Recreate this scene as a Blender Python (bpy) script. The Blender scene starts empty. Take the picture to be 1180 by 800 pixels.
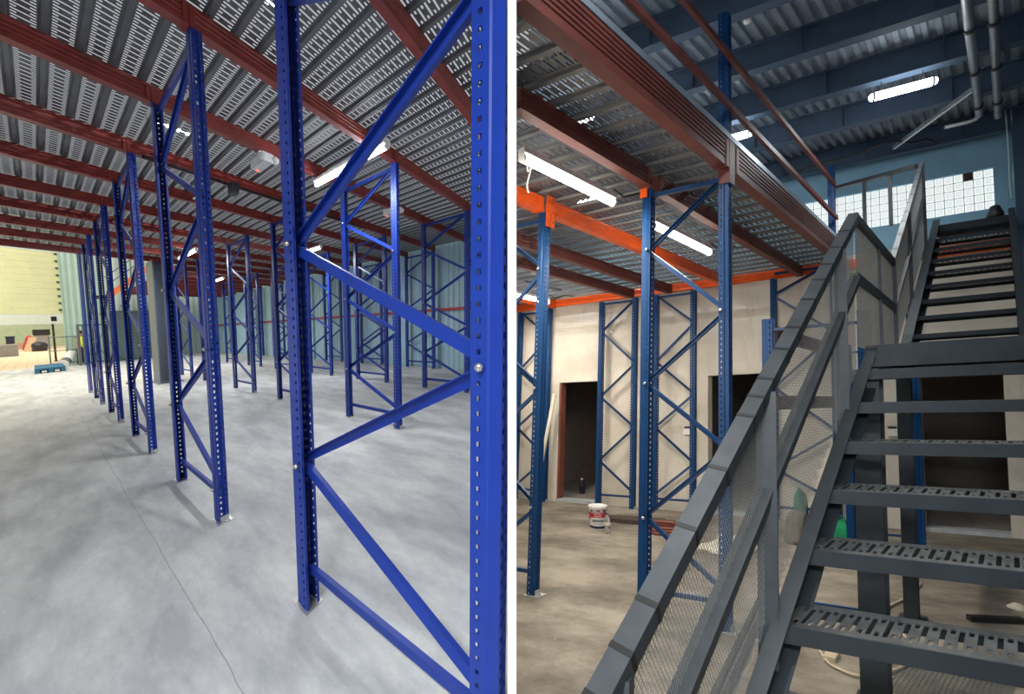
import bpy, bmesh, math, random
from mathutils import Vector, Matrix
random.seed(7)
scene = bpy.context.scene
COL = scene.collection

# ------------------------------------------------------------------ the two halls
# One partition wall runs away from the viewer; a storage hall lies on each side of it.
# Each hall has its own plan axes: U down the hall, V across it, T along its uprights.
CAM = Vector((0, 0, 1.69645))
RIGHT = Vector((0.99981, 0, -0.01943)); UP = Vector((0.0194, -0.04874, 0.99862)); BACK = Vector((-0.00095, -0.99881, -0.04873))

class Hall:
    def __init__(s, U, V, T, h, side):
        s.U, s.V, s.T = Vector(U).normalized(), Vector(V).normalized(), Vector(T).normalized()
        s.O = CAM - s.T * h
        s.side = side
        s.N = s.U.cross(s.V).normalized()
        if s.N.z < 0: s.N = -s.N
    def P(s, u, v, z=0.0): return s.O + s.U * u + s.V * v + s.T * z
    def D(s, u, v, z=0.0): return s.U * u + s.V * v + s.T * z
    def room(s, p): return (p - CAM).dot(RIGHT) * s.side - 0.02      # > 0 on the hall's own side of the partition

LH = Hall((-0.72224, 0.68068, 0.12269), (0.24058, 0.94922, 0.20275), (0.0325, -0.15707, 0.98705), 1.5, -1)
RH = Hall((0.74175, 0.67068, 0), (-0.88861, 0.45867, 0), (0.0557, 0.03277, 0.99791), 1.7, 1)

# ------------------------------------------------------------------ materials
def mat(name):
    m = bpy.data.materials.new(name); m.use_nodes = True
    nt = m.node_tree; b = nt.nodes['Principled BSDF']
    return m, nt, b
def N(nt, t, **k):
    n = nt.nodes.new(t)
    for a, v in k.items():
        if a == 'ins':
            for i, x in v.items(): n.inputs[i].default_value = x
        else: setattr(n, a, v)
    return n
def math_(nt, op, a, b=None, c=None):
    n = N(nt, 'ShaderNodeMath', operation=op)
    for i, x in enumerate((a, b, c)):
        if x is None: continue
        if isinstance(x, (int, float)): n.inputs[i].default_value = x
        else: nt.links.new(x, n.inputs[i])
    return n.outputs[0]
def noise(nt, scale, detail=4, rough=.55, vec=None, dims='3D'):
    n = N(nt, 'ShaderNodeTexNoise', ins={'Scale': scale, 'Detail': detail, 'Roughness': rough})
    if vec is not None: nt.links.new(vec, n.inputs['Vector'])
    return n.outputs['Fac']
def ramp(nt, fac, stops):
    n = N(nt, 'ShaderNodeValToRGB'); e = n.color_ramp.elements
    while len(e) < len(stops): e.new(0.5)
    for i, (p, c) in enumerate(stops):
        e[i].position = p; e[i].color = (*c, 1)
    nt.links.new(fac, n.inputs['Fac']); return n.outputs['Color']
def mixc(nt, fac, a, b):
    n = N(nt, 'ShaderNodeMix', data_type='RGBA')
    for s, x in ((0, fac), (6, a), (7, b)):
        if isinstance(x, (int, float)): n.inputs[s].default_value = x
        elif isinstance(x, tuple): n.inputs[s].default_value = (*x, 1)
        else: nt.links.new(x, n.inputs[s])
    return n.outputs[2]
def bump(nt, b, h, strength=.2, dist=.01):
    n = N(nt, 'ShaderNodeBump', ins={'Strength': strength, 'Distance': dist}); nt.links.new(h, n.inputs['Height'])
    nt.links.new(n.outputs['Normal'], b.inputs['Normal'])
def objco(nt): return N(nt, 'ShaderNodeTexCoord').outputs['Object']
def uvco(nt):
    s = N(nt, 'ShaderNodeSeparateXYZ'); nt.links.new(N(nt, 'ShaderNodeTexCoord').outputs['UV'], s.inputs[0])
    return s.outputs[0], s.outputs[1]

def paint(name, col, rough=.4, metal=0.0, var=.12, scale=6.0, spec=.5, coat=0.0):
    m, nt, b = mat(name)
    f = noise(nt, scale, 5, .6, objco(nt))
    c0 = tuple(max(0, x * (1 - var)) for x in col); c1 = tuple(min(1, x * (1 + var)) for x in col)
    nt.links.new(ramp(nt, f, [(.3, c0), (.7, c1)]), b.inputs['Base Color'])
    b.inputs['Roughness'].default_value = rough; b.inputs['Metallic'].default_value = metal
    b.inputs['Specular IOR Level'].default_value = spec; b.inputs['Coat Weight'].default_value = coat
    b.inputs['Coat Roughness'].default_value = .15
    return m
def lamp_mat(name, col, st):
    m, nt, b = mat(name)
    b.inputs['Emission Color'].default_value = (*col, 1); b.inputs['Emission Strength'].default_value = st
    b.inputs['Base Color'].default_value = (*col, 1); return m
def see_through(nt, b, mask):
    out = nt.nodes['Material Output']
    tr = N(nt, 'ShaderNodeBsdfTransparent'); mx = N(nt, 'ShaderNodeMixShader')
    nt.links.new(mask, mx.inputs[0]); nt.links.new(b.outputs[0], mx.inputs[1]); nt.links.new(tr.outputs[0], mx.inputs[2])
    nt.links.new(mx.outputs[0], out.inputs['Surface'])

def post_mat(name, col, rough):
    # punched upright: UV.x = across the web (0.. .1) or 10 + along the flange, UV.y = height
    m, nt, b = mat(name)
    f = noise(nt, 5, 5, .6, objco(nt))
    nt.links.new(ramp(nt, f, [(.3, tuple(x * .88 for x in col)), (.7, tuple(x * 1.12 for x in col))]), b.inputs['Base Color'])
    b.inputs['Roughness'].default_value = rough; b.inputs['Coat Weight'].default_value = .0; b.inputs['Specular IOR Level'].default_value = .3; b.inputs['Coat Roughness'].default_value = .12
    x, y = uvco(nt)
    ty = math_(nt, 'ABSOLUTE', math_(nt, 'SUBTRACT', math_(nt, 'FRACT', math_(nt, 'DIVIDE', y, .046)), .5))   # 0 at slot centre
    inrow = math_(nt, 'LESS_THAN', ty, .21)
    c1 = math_(nt, 'LESS_THAN', math_(nt, 'ABSOLUTE', math_(nt, 'SUBTRACT', x, .026)), .0075)
    c2 = math_(nt, 'LESS_THAN', math_(nt, 'ABSOLUTE', math_(nt, 'SUBTRACT', x, .074)), .0075)
    web = math_(nt, 'MULTIPLY', math_(nt, 'MAXIMUM', c1, c2), inrow)
    fl = math_(nt, 'LESS_THAN', math_(nt, 'ABSOLUTE', math_(nt, 'SUBTRACT', x, 10.095)), .0085)
    fl = math_(nt, 'MULTIPLY', fl, math_(nt, 'LESS_THAN', ty, .17))
    mask = math_(nt, 'MAXIMUM', web, fl)
    see_through(nt, b, mask)
    return m
def deck_mat(name, col, pitch, metal=.55, rough=.5):
    # perforated deck plank: UV.x across the plank (0.. .24), UV.y along it; rows of long and short louvre slots
    m, nt, b = mat(name)
    x, y = uvco(nt)
    f = noise(nt, 3, 4, .6, objco(nt))
    nt.links.new(ramp(nt, f, [(.3, tuple(c * .8 for c in col)), (.7, tuple(c * 1.2 for c in col))]), b.inputs['Base Color'])
    b.inputs['Metallic'].default_value = metal; b.inputs['Roughness'].default_value = rough
    fr = math_(nt, 'FRACT', math_(nt, 'DIVIDE', y, pitch))
    def band(v, c, w): return math_(nt, 'LESS_THAN', math_(nt, 'ABSOLUTE', math_(nt, 'SUBTRACT', v, c)), w)
    full = math_(nt, 'MULTIPLY', band(fr, .2, .12), band(x, .12, .075))
    short = math_(nt, 'MULTIPLY', band(fr, .7, .12), math_(nt, 'MAXIMUM', band(x, .063, .018), band(x, .177, .018)))
    mask = math_(nt, 'MAXIMUM', full, short)
    # raised lips beside the slots
    lip = math_(nt, 'MULTIPLY', band(fr, .42, .09), band(x, .12, .075))
    lip2 = math_(nt, 'MULTIPLY', band(fr, .92, .07), band(x, .12, .075))
    bump(nt, b, math_(nt, 'MAXIMUM', lip, lip2), .9, .012)
    see_through(nt, b, mask)
    return m

M = {}
M['blueL'] = paint('blue_enamel', (.009, .038, .295), .46, var=.12, coat=0, spec=.3)
M['postL'] = post_mat('punched_blue_steel', (.009, .038, .295), .46)
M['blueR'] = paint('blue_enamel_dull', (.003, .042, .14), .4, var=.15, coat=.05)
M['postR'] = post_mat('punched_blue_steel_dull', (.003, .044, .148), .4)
M['redL'] = paint('red_oxide', (.26, .035, .026), .42, var=.25, scale=4)
M['brownR'] = paint('brown_red_steel', (.15, .038, .028), .5, var=.2, scale=4)
M['orangeR'] = paint('orange_steel', (.85, .11, .010), .38, var=.1)
M['deckL'] = deck_mat('perforated_deck', (.15, .155, .17), .085, .25, .5)
M['deckR'] = deck_mat('perforated_deck_galvanised', (.20, .20, .20), .055, .5, .42)
M['zinc'] = paint('zinc_plate', (.62, .62, .60), .35, .7, .15, 30)
M['trimzinc'] = deck_mat('punched_trim', (.34, .40, .46), .06, .5, .4)
M['bolt'] = paint('bolt_zinc', (.55, .55, .55), .3, .9, .1, 40)
M['stair'] = paint('charcoal_steel', (.030, .038, .044), .42, .15, .2, 8)
M['rail'] = paint('charcoal_rail', (.046, .053, .059), .45, 0, .25, 10)
M['tread'] = paint('worn_tread', (.115, .12, .12), .5, .2, .35, 14)
M['black'] = paint('black_tape', (.008, .008, .008), .5, 0, .2, 20)
M['wire'] = paint('mesh_wire', (.15, .155, .15), .5, 0, .15, 20)
M['column'] = paint('grey_blue_column', (.125, .15, .185), .45, 0, .08, 3)
M['roofbeam'] = paint('navy_beam', (.06, .095, .15), .5, 0, .15, 3)
M['roofsheet'] = paint('roof_sheet', (.36, .42, .48), .35, .35, .2, 4)
M['pipe'] = paint('galvanised_pipe', (.50, .52, .54), .35, .7, .15, 10)
M['white'] = paint('white_plastic', (.80, .80, .79), .4, 0, .03)
M['tube'] = lamp_mat('tube_glow', (1, .97, .90), 16)
M['tubeL'] = lamp_mat('tube_glow_cool', (.96, .98, 1), 16)
M['red'] = paint('red_paint', (.42, .02, .03), .45, 0, .1)
M['redled'] = lamp_mat('red_led', (1, .05, .02), 4)
M['dark'] = paint('dark_plastic', (.015, .015, .017), .5)
M['partition'] = paint('partition_white', (.93, .93, .93), .7, 0, .02)
M['green'] = paint('green_bag', (.01, .30, .12), .5, 0, .15, 8)
M['darkgreen'] = paint('green_sack', (.02, .16, .09), .7, 0, .25, 14)
M['sack'] = paint('brown_sack', (.14, .11, .08), .9, 0, .35, 25)
M['cloth'] = paint('pale_cloth', (.62, .57, .48), .9, 0, .15, 14)
M['hose'] = paint('rust_hose', (.20, .06, .04), .6, 0, .2)
M['wood'] = paint('dark_timber', (.07, .05, .04), .8, 0, .3, 14)
M['beige'] = paint('beige_cable', (.55, .46, .32), .55, 0, .1)
M['paleplastic'] = paint('pale_pipe', (.62, .58, .48), .4, 0, .15, 8)
M['navy'] = paint('navy_band', (.02, .025, .06), .4)
M['greyp'] = paint('grey_print', (.16, .16, .18), .5)
M['bluecap'] = paint('blue_cap', (.02, .10, .45), .4)
m, nt, b = mat('clear_bottle'); b.inputs['Transmission Weight'].default_value = .85; b.inputs['Roughness'].default_value = .12
b.inputs['Base Color'].default_value = (.93, .94, .96, 1); b.inputs['IOR'].default_value = 1.2; M['clear'] = m
M['mint'] = paint('mint_sheet', (.50, .66, .56), .5, 0, .06, 2)
M['palewall'] = paint('pale_mint_wall', (.66, .76, .68), .6, 0, .06, 2)
M['tealdark'] = paint('dark_teal_panel', (.13, .18, .18), .5, 0, .15, 2)
M['yellow'] = paint('yellow_door', (.80, .78, .44), .5, 0, .05, 1.5)
M['doorbar'] = paint('white_door_bar', (.80, .82, .70), .5, 0, .04)
M['cagegrey'] = paint('grey_frame', (.13, .15, .16), .45, .2)
M['hivis'] = paint('hi_vis', (.75, .85, .02), .6)
M['skin'] = paint('skin', (.45, .27, .19), .6)
M['navycloth'] = paint('navy_cloth', (.02, .025, .05), .9)
M['hair'] = paint('dark_hair', (.012, .010, .009), .7)
M['palletblue'] = paint('pallet_blue', (.02, .13, .24), .55)
M['card'] = paint('cardboard', (.42, .27, .15), .8)
M['stone'] = paint('grey_block', (.26, .26, .25), .8)
M['brickwall'] = paint('low_brick_wall', (.50, .30, .20), .8, 0, .25, 3)
M['yardwall'] = paint('yard_wall', (.52, .62, .40), .7, 0, .08, 1)
M['orangeL'] = paint('orange_stringer', (.70, .17, .05), .45)
M['wallside'] = paint('blue_grey_sheet', (.38, .57, .65), .5, 0, .06, 2)

# left concrete floor: UV = plan metres
m, nt, b = mat('concrete_light'); x, y = uvco(nt)
co = N(nt, 'ShaderNodeTexCoord').outputs['UV']
mp = N(nt, 'ShaderNodeMapping'); mp.inputs['Scale'].default_value = (.35, 1.0, 1); mp.inputs['Rotation'].default_value = (0, 0, .5); nt.links.new(co, mp.inputs['Vector'])
f1 = noise(nt, 2.1, 9, .66, mp.outputs[0]); f2 = noise(nt, 11, 7, .75, co); f3 = noise(nt, .35, 3, .5, co)
c = ramp(nt, f1, [(.38, (.40, .41, .425)), (.49, (.55, .56, .56)), (.60, (.69, .70, .68))])
c = mixc(nt, math_(nt, 'MULTIPLY', math_(nt, 'SUBTRACT', f2, .25), .62), c, (.27, .28, .30))
c = mixc(nt, math_(nt, 'MULTIPLY', math_(nt, 'GREATER_THAN', f3, .60), .10), c, (.68, .67, .62))
f4 = noise(nt, 48, 4, .7, co)
c = mixc(nt, math_(nt, 'MULTIPLY', math_(nt, 'SUBTRACT', f4, .35), .55), c, (.30, .31, .33))
wob = math_(nt, 'ADD', y, math_(nt, 'MULTIPLY', math_(nt, 'SUBTRACT', noise(nt, 2.0, 3, .5, co), .5), .05))
jn = math_(nt, 'LESS_THAN', math_(nt, 'ABSOLUTE', math_(nt, 'SUBTRACT', wob, .575)), .003)
c = mixc(nt, math_(nt, 'MULTIPLY', jn, .55), c, (.13, .13, .13))
nt.links.new(c, b.inputs['Base Color']); b.inputs['Roughness'].default_value = .52
bump(nt, b, f2, .12, .004); M['floorL'] = m
# right floor: dusty brown-grey slab
m, nt, b = mat('concrete_dusty'); co = N(nt, 'ShaderNodeTexCoord').outputs['UV']
mp = N(nt, 'ShaderNodeMapping'); mp.inputs['Scale'].default_value = (.8, .45, 1); nt.links.new(co, mp.inputs['Vector'])
f1 = noise(nt, 2.2, 9, .72, mp.outputs[0]); f2 = noise(nt, 16, 7, .78, co)
c = ramp(nt, f1, [(.38, (.12, .104, .084)), (.49, (.235, .206, .167)), (.62, (.40, .355, .29))])
c = mixc(nt, math_(nt, 'MULTIPLY', math_(nt, 'SUBTRACT', f2, .2), .7), c, (.17, .148, .12))
f4 = noise(nt, 60, 4, .7, co)
c = mixc(nt, math_(nt, 'MULTIPLY', math_(nt, 'SUBTRACT', f4, .35), .7), c, (.13, .112, .09))
spk = math_(nt, 'GREATER_THAN', noise(nt, 26, 2, .5, co), .72)
c = mixc(nt, math_(nt, 'MULTIPLY', spk, .5), c, (.50, .46, .40))
nt.links.new(c, b.inputs['Base Color']); b.inputs['Roughness'].default_value = .7
bump(nt, b, f2, .2, .006); M['floorR'] = m
# plaster of the right back wall, UV = (v, z)
m, nt, b = mat('raw_plaster'); co = N(nt, 'ShaderNodeTexCoord').outputs['UV']
mp = N(nt, 'ShaderNodeMapping'); mp.inputs['Scale'].default_value = (5, .7, 1); nt.links.new(co, mp.inputs['Vector'])
f1 = noise(nt, 1.2, 6, .62, mp.outputs[0]); f2 = noise(nt, 1.3, 5, .6, co)
c = ramp(nt, f2, [(.3, (.60, .54, .46)), (.6, (.74, .69, .60))])
c = mixc(nt, math_(nt, 'MULTIPLY', math_(nt, 'MULTIPLY', math_(nt, 'GREATER_THAN', f2, .52), math_(nt, 'GREATER_THAN', f1, .55)), .35), c, (.60, .46, .42))
nt.links.new(c, b.inputs['Base Color']); b.inputs['Roughness'].default_value = .8; bump(nt, b, f1, .1, .004); M['plaster'] = m
M['bluewall'] = paint('blue_wall', (.30, .54, .70), .55, 0, .08, 2)
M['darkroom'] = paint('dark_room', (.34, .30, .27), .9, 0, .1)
M['yardfloor'] = paint('yard_tiles', (.62, .47, .31), .8, 0, .12, 3)
m, nt, b = mat('yard_paving'); x, y = uvco(nt)
g1 = math_(nt, 'LESS_THAN', math_(nt, 'FRACT', math_(nt, 'DIVIDE', x, 1.6)), .12); g2 = math_(nt, 'LESS_THAN', math_(nt, 'FRACT', math_(nt, 'DIVIDE', y, .5)), .12)
nt.links.new(mixc(nt, math_(nt, 'MULTIPLY', math_(nt, 'MAXIMUM', g1, g2), .5), (.66, .50, .33), (.42, .31, .21)), b.inputs['Base Color']); b.inputs['Roughness'].default_value = .8
M['yardfloor'] = m
# glass blocks lit by the day outside: UV = metres on the wall
m, nt, b = mat('glass_block_daylit'); x, y = uvco(nt)
fx = math_(nt, 'ABSOLUTE', math_(nt, 'SUBTRACT', math_(nt, 'FRACT', math_(nt, 'DIVIDE', x, .1)), .5))
fy = math_(nt, 'ABSOLUTE', math_(nt, 'SUBTRACT', math_(nt, 'FRACT', math_(nt, 'DIVIDE', y, .1)), .5))
inner = math_(nt, 'LESS_THAN', math_(nt, 'ABSOLUTE', math_(nt, 'SUBTRACT', math_(nt, 'MAXIMUM', fx, fy), .28)), .05)
w = noise(nt, 40, 3, .6, N(nt, 'ShaderNodeTexCoord').outputs['UV'])
c = mixc(nt, math_(nt, 'MULTIPLY', inner, .6), (.95, 1, .98), (.22, .30, .33))
c = mixc(nt, math_(nt, 'MULTIPLY', w, .25), c, (.60, .66, .66))
nt.links.new(c, b.inputs['Emission Color']); b.inputs['Emission Strength'].default_value = .9; b.inputs['Base Color'].default_value = (.3, .35, .35, 1); b.inputs['Roughness'].default_value = .1
M['glassblock'] = m
M['mortar'] = paint('mortar', (.42, .46, .48), .8)

# ------------------------------------------------------------------ mesh building
class MB:
    """Collects one part's faces in world space (UV per face corner)."""
    def __init__(s): s.v = []; s.f = []; s.uv = []; s.smooth = []
    def face(s, pts, uv=None, sm=False):
        i = len(s.v); s.v += [Vector(p) for p in pts]; s.f.append(tuple(range(i, i + len(pts)))); s.uv.append(uv or [(0, 0)] * len(pts)); s.smooth.append(sm)
    def solid(s, rings, close=True, uvs=None, sm=False, caps=True):
        """Loft between rings of points (each the same length)."""
        b = len(s.v); n = len(rings[0])
        for r in rings: s.v += [Vector(p) for p in r]
        for k in range(len(rings) - 1):
            for i in range(n if close else n - 1):
                j = (i + 1) % n
                s.f.append((b + k * n + i, b + k * n + j, b + (k + 1) * n + j, b + (k + 1) * n + i)); s.smooth.append(sm)
                s.uv.append(uvs(k, i) if uvs else [(0, 0)] * 4)
        if caps and n > 2:
            s.f.append(tuple(range(b + n - 1, b - 1, -1))); s.uv.append([(0, 0)] * n); s.smooth.append(False)
            e = b + (len(rings) - 1) * n
            s.f.append(tuple(range(e, e + n))); s.uv.append([(0, 0)] * n); s.smooth.append(False)
    def box(s, H, lo, hi):
        (a, b, c), (d, e, f) = lo, hi
        s.solid([[H.P(a, b, z), H.P(d, b, z), H.P(d, e, z), H.P(a, e, z)] for z in (c, f)])
    def bar(s, p0, p1, w, h, side):
        """Rectangular bar p0-p1; w along SIDE, h across it."""
        d = (p1 - p0).normalized(); e1 = (side - d * side.dot(d)).normalized(); e2 = d.cross(e1)
        pr = [e1 * w / 2 + e2 * h / 2, -e1 * w / 2 + e2 * h / 2, -e1 * w / 2 - e2 * h / 2, e1 * w / 2 - e2 * h / 2]
        s.solid([[p + q for q in pr] for p in (p0, p1)])
    def channel(s, p0, p1, w, h, side, t=.004):
        """Channel bar: web w, flanges h towards SIDE."""
        d = (p1 - p0).normalized(); n = (side - d * side.dot(d)).normalized(); e = d.cross(n)
        q = [(-w/2, h), (-w/2, 0), (w/2, 0), (w/2, h), (w/2 - t, h), (w/2 - t, t), (-w/2 + t, t), (-w/2 + t, h)]
        s.solid([[p + e * a + n * b for a, b in q] for p in (p0, p1)])
    def tube(s, pts, r, n=10, caps=True):
        pts = [Vector(p) for p in pts]; rings = []
        up = None
        for i, p in enumerate(pts):
            d = (pts[min(i + 1, len(pts) - 1)] - pts[max(i - 1, 0)]).normalized()
            if up is None: up = d.orthogonal().normalized()
            up = (up - d * up.dot(d)).normalized(); e = d.cross(up)
            rr = r[i] if isinstance(r, (list, tuple)) else r
            rings.append([p + (up * math.cos(2 * math.pi * k / n) + e * math.sin(2 * math.pi * k / n)) * rr for k in range(n)])
        s.solid(rings, sm=True, caps=caps)
    def lathe(s, base, prof, n=24, axis=Vector((0, 0, 1)), sm=True):
        x = axis.orthogonal().normalized(); y = axis.cross(x)
        s.solid([[base + axis * z + (x * math.cos(2 * math.pi * k / n) + y * math.sin(2 * math.pi * k / n)) * r for k in range(n)] for r, z in prof], sm=sm)
    def build(s, name, m, parent=None, origin=None, fix=True):
        me = bpy.data.meshes.new(name)
        o0 = Vector(parent_loc(parent)) if parent is not None else Vector(origin) if origin is not None else (sum(s.v, Vector()) / max(1, len(s.v)))
        me.from_pydata([tuple(p - o0) for p in s.v], [], s.f)
        l = me.uv_layers.new(name='UVMap'); i = 0
        for p, uv, sm in zip(me.polygons, s.uv, s.smooth):
            p.use_smooth = sm
            for q in uv: l.data[i].uv = q; i += 1
        me.materials.append(M[m] if isinstance(m, str) else m)
        if fix:
            bm = bmesh.new(); bm.from_mesh(me); bmesh.ops.recalc_face_normals(bm, faces=bm.faces); bm.to_mesh(me); bm.free()
        o = bpy.data.objects.new(name, me); COL.objects.link(o)
        if parent is not None: o.parent = parent
        else: o.location = o0
        return o
WL = {}
def parent_loc(o):
    return WL[o.name]
def register(o):
    p = o; loc = Vector()
    while p is not None: loc += Vector(p.location); p = p.parent
    WL[o.name] = loc; return o

def thing(name, label, cat, loc, group=None):
    o = bpy.data.objects.new(name, None); COL.objects.link(o); o.location = loc; o.empty_display_size = .1
    o['label'] = label; o['category'] = cat
    if group: o['group'] = group
    return register(o)
def tag(o, label, cat, group=None):
    o['label'] = label; o['category'] = cat
    if group: o['group'] = group
    return o
def struct(o): o['kind'] = 'structure'; return o
def part(mb, name, m, parent): return register(mb.build(name, m, parent))
KIDS = {}
def children_of(o): return [c for c in bpy.data.objects if c.parent == o]
def copy_tree(root, loc, label, group=None):
    def rec(o, par):
        c = o.copy(); COL.objects.link(c); c.parent = par
        for ch in TREE.get(o.name, []): rec(ch, c)
        return c
    r = rec(root, None); r.location = loc; r['label'] = label
    if group: r['group'] = group
    return r
TREE = {}
def index_tree():
    TREE.clear()
    for o in bpy.data.objects:
        if o.parent is not None: TREE.setdefault(o.parent.name, []).append(o)

def clip_seg(H, p0, p1):
    a, b = H.room(p0), H.room(p1)
    if a < 0 and b < 0: return None
    if a < 0: p0 = p0 + (p1 - p0) * (a / (a - b))
    elif b < 0: p1 = p1 + (p0 - p1) * (b / (b - a))
    return p0, p1
def clip_poly(H, pts):
    """Clip a list of (u, v, z) against the partition; returns (u, v, z) points."""
    out = []
    for i in range(len(pts)):
        a, b = pts[i], pts[(i + 1) % len(pts)]
        sa, sb = H.room(H.P(*a)), H.room(H.P(*b))
        if sa >= 0: out.append(a)
        if (sa >= 0) != (sb >= 0):
            t = sa / (sa - sb); out.append(tuple(a[k] + (b[k] - a[k]) * t for k in range(3)))
    return out
def slab(H, pts, thick, name, m, uvf=lambda p: (p[0], p[1]), dirn=(0, 0, -1)):
    pts = clip_poly(H, pts); mb = MB()
    top = [H.P(*p) for p in pts]; low = [q + H.D(*dirn) * thick for q in top]
    mb.face(top, [uvf(p) for p in pts]); mb.face(low[::-1])
    n = len(top)
    for i in range(n): mb.face([top[i], low[i], low[(i + 1) % n], top[(i + 1) % n]])
    return struct(mb.build(name, m))

ORD = ['first', 'second', 'third', 'fourth', 'fifth', 'sixth', 'seventh', 'eighth', 'ninth', 'tenth', 'eleventh', 'twelfth', 'thirteenth', 'fourteenth']

# ------------------------------------------------------------------ racks
def offset_section(pl, t):
    """Thin-walled section: polyline thickened by t to its left, closed."""
    out = []
    for i, p in enumerate(pl):
        d0 = (Vector(pl[i]) - Vector(pl[i - 1])).normalized() if i > 0 else None
        d1 = (Vector(pl[i + 1]) - Vector(pl[i])).normalized() if i < len(pl) - 1 else None
        d = d0 or d1
        n0 = Vector((-(d0 or d1).y, (d0 or d1).x)); n1 = Vector((-(d1 or d0).y, (d1 or d0).x))
        n = (n0 + n1); n = n / max(.3, n.dot(n0)) if n.length > 1e-6 else n0
        out.append(Vector(p) + n * t)
    return [Vector(p) for p in pl] + out[::-1]
def post_section(dp, wd):
    # a: 0 at the outer web, growing towards the inside of the frame; b: across
    k = wd / .1
    return [(dp, .018 * k), (dp, 0), (dp * .45, 0), (dp * .38, .006 * k), (0, .006 * k), (0, .038 * k), (.010, .044 * k), (.010, .056 * k), (0, .062 * k), (0, .094 * k), (dp * .38, .094 * k), (dp * .45, wd), (dp, wd), (dp, .082 * k)]
def add_post(H, E, Wd, base, height, blue, parent, plate=True):
    """Punched upright. base: (u, v) of the outer web centre line; E: unit plan step (du, dv) into the frame; Wd: plan step across."""
    dp, wd = (.13, .1) if H is LH else (.072, .078)
    sec = post_section(dp, wd); hw = wd / 2
    full = offset_section(sec, -.004)
    u0, v0 = base
    def pt(a, b, z): return H.P(u0 + E[0] * a + Wd[0] * (b - hw), v0 + E[1] * a + Wd[1] * (b - hw), z)
    n = len(full)
    def uv(k, i):
        j = (i + 1) % n
        a, b = full[i], full[j]
        z0, z1 = 0.004, height
        if abs(a.x - b.x) < .02 and (a.x + b.x) / 2 < .03: return [(a.y * .1 / wd, z0), (b.y * .1 / wd, z0), (b.y * .1 / wd, z1), (a.y * .1 / wd, z1)]
        if abs(a.y - b.y) < .02: return [(10 + a.x * .13 / dp, z0), (10 + b.x * .13 / dp, z0), (10 + b.x * .13 / dp, z1), (10 + a.x * .13 / dp, z1)]
        return [(5, 0)] * 4
    mb = MB(); mb.solid([[pt(p.x, p.y, z) for p in full] for z in (.004, height)], uvs=uv)
    po = part(mb, 'post', blue, parent)
    if plate:
        mb = MB()
        for lo, hi, zz in (((-.05, -.02), (dp + .02, wd + .02), (0, .006)),):
            mb.solid([[pt(lo[0], lo[1], z), pt(hi[0], lo[1], z), pt(hi[0], hi[1], z), pt(lo[0], hi[1], z)] for z in zz])
        mb.solid([[pt(-.008, .01, z), pt(-.003, .01, z), pt(-.003, wd - .01, z), pt(-.008, wd - .01, z)] for z in (.006, .05)])
        part(mb, 'base_plate', 'zinc', po)
        mb = MB(); mb.lathe(pt(-.03, hw, .006), [(.001, .02), (.009, .02), (.009, 0), (.001, 0)], 8, H.T); part(mb, 'anchor_bolt', 'bolt', po)
    return po
def add_brace(H, p0, p1, blue, parent, name='brace', w=.047, h=.026, nrm=None):
    c = clip_seg(H, p0, p1)
    if c is None: return
    if H is RH: w *= .72
    mb = MB(); mb.channel(c[0], c[1], w, h, nrm, .005); return part(mb, name, blue, parent)

LEV = [.26, .79, 1.36, 1.90, 2.46, 3.06, 3.60]
def rack_frame(H, pb, pa, blue_post, blue, label, group, hb=3.6, ha=3.6, bolts=True, only=None, top=3.56, plates=True, levels=LEV, loc=None):
    """A braced upright frame. pb, pa: plan points of the b and a uprights (outer web)."""
    d = Vector((pa[0] - pb[0], pa[1] - pb[1])); L_ = d.length; e = d / L_
    across = (0, 1) if abs(e.x) > abs(e.y) else (1, 0)
    t = thing('upright_frame', label, 'rack frame', H.P(pb[0], pb[1], 0), group)
    if only in (None, 'b'): add_post(H, (e.x, e.y), across, pb, hb, blue_post, t, plates)
    if only in (None, 'a'): add_post(H, (-e.x, -e.y), across, pa, ha, blue_post, t, plates)
    nrm = H.D(*across)
    def nd(s, z):
        k = .085 if H is LH else .05
        q = (pb[0] + e.x * k, pb[1] + e.y * k) if s == 'b' else (pa[0] - e.x * k, pa[1] - e.y * k)
        return H.P(q[0], q[1], z)
    side = 'b'
    add_brace(H, nd('b', .20), nd('a', .20), blue, t, 'crossbar', nrm=nrm)
    for i in range(len(levels) - 1):
        o = 'a' if side == 'b' else 'b'
        off = .03 if i % 2 else -.03
        flip = i % 2 == 1
        sh = nrm * .03 if flip else nrm * 0
        add_brace(H, nd(side, levels[i] + .02) + sh, nd(o, levels[i + 1] - .02) + sh, blue, t, 'brace', nrm=-nrm if flip else nrm)
        side = o
    add_brace(H, nd('b', top), nd('a', top), blue, t, 'crossbar', nrm=nrm)
    if bolts:
        side = 'b'
        for z in levels[:-1]:
            if only and only != side: side = 'a' if side == 'b' else 'b'; continue
            q = nd(side, z) - nrm * (.062 if H is LH else .048)
            mb = MB(); mb.lathe(q, [(.001, 0), (.013, 0), (.015, .006), (.012, .014), (.004, .017)], 10, -nrm.normalized())
            part(mb, 'bolt', 'bolt', t); side = 'a' if side == 'b' else 'b'
    return t

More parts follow.
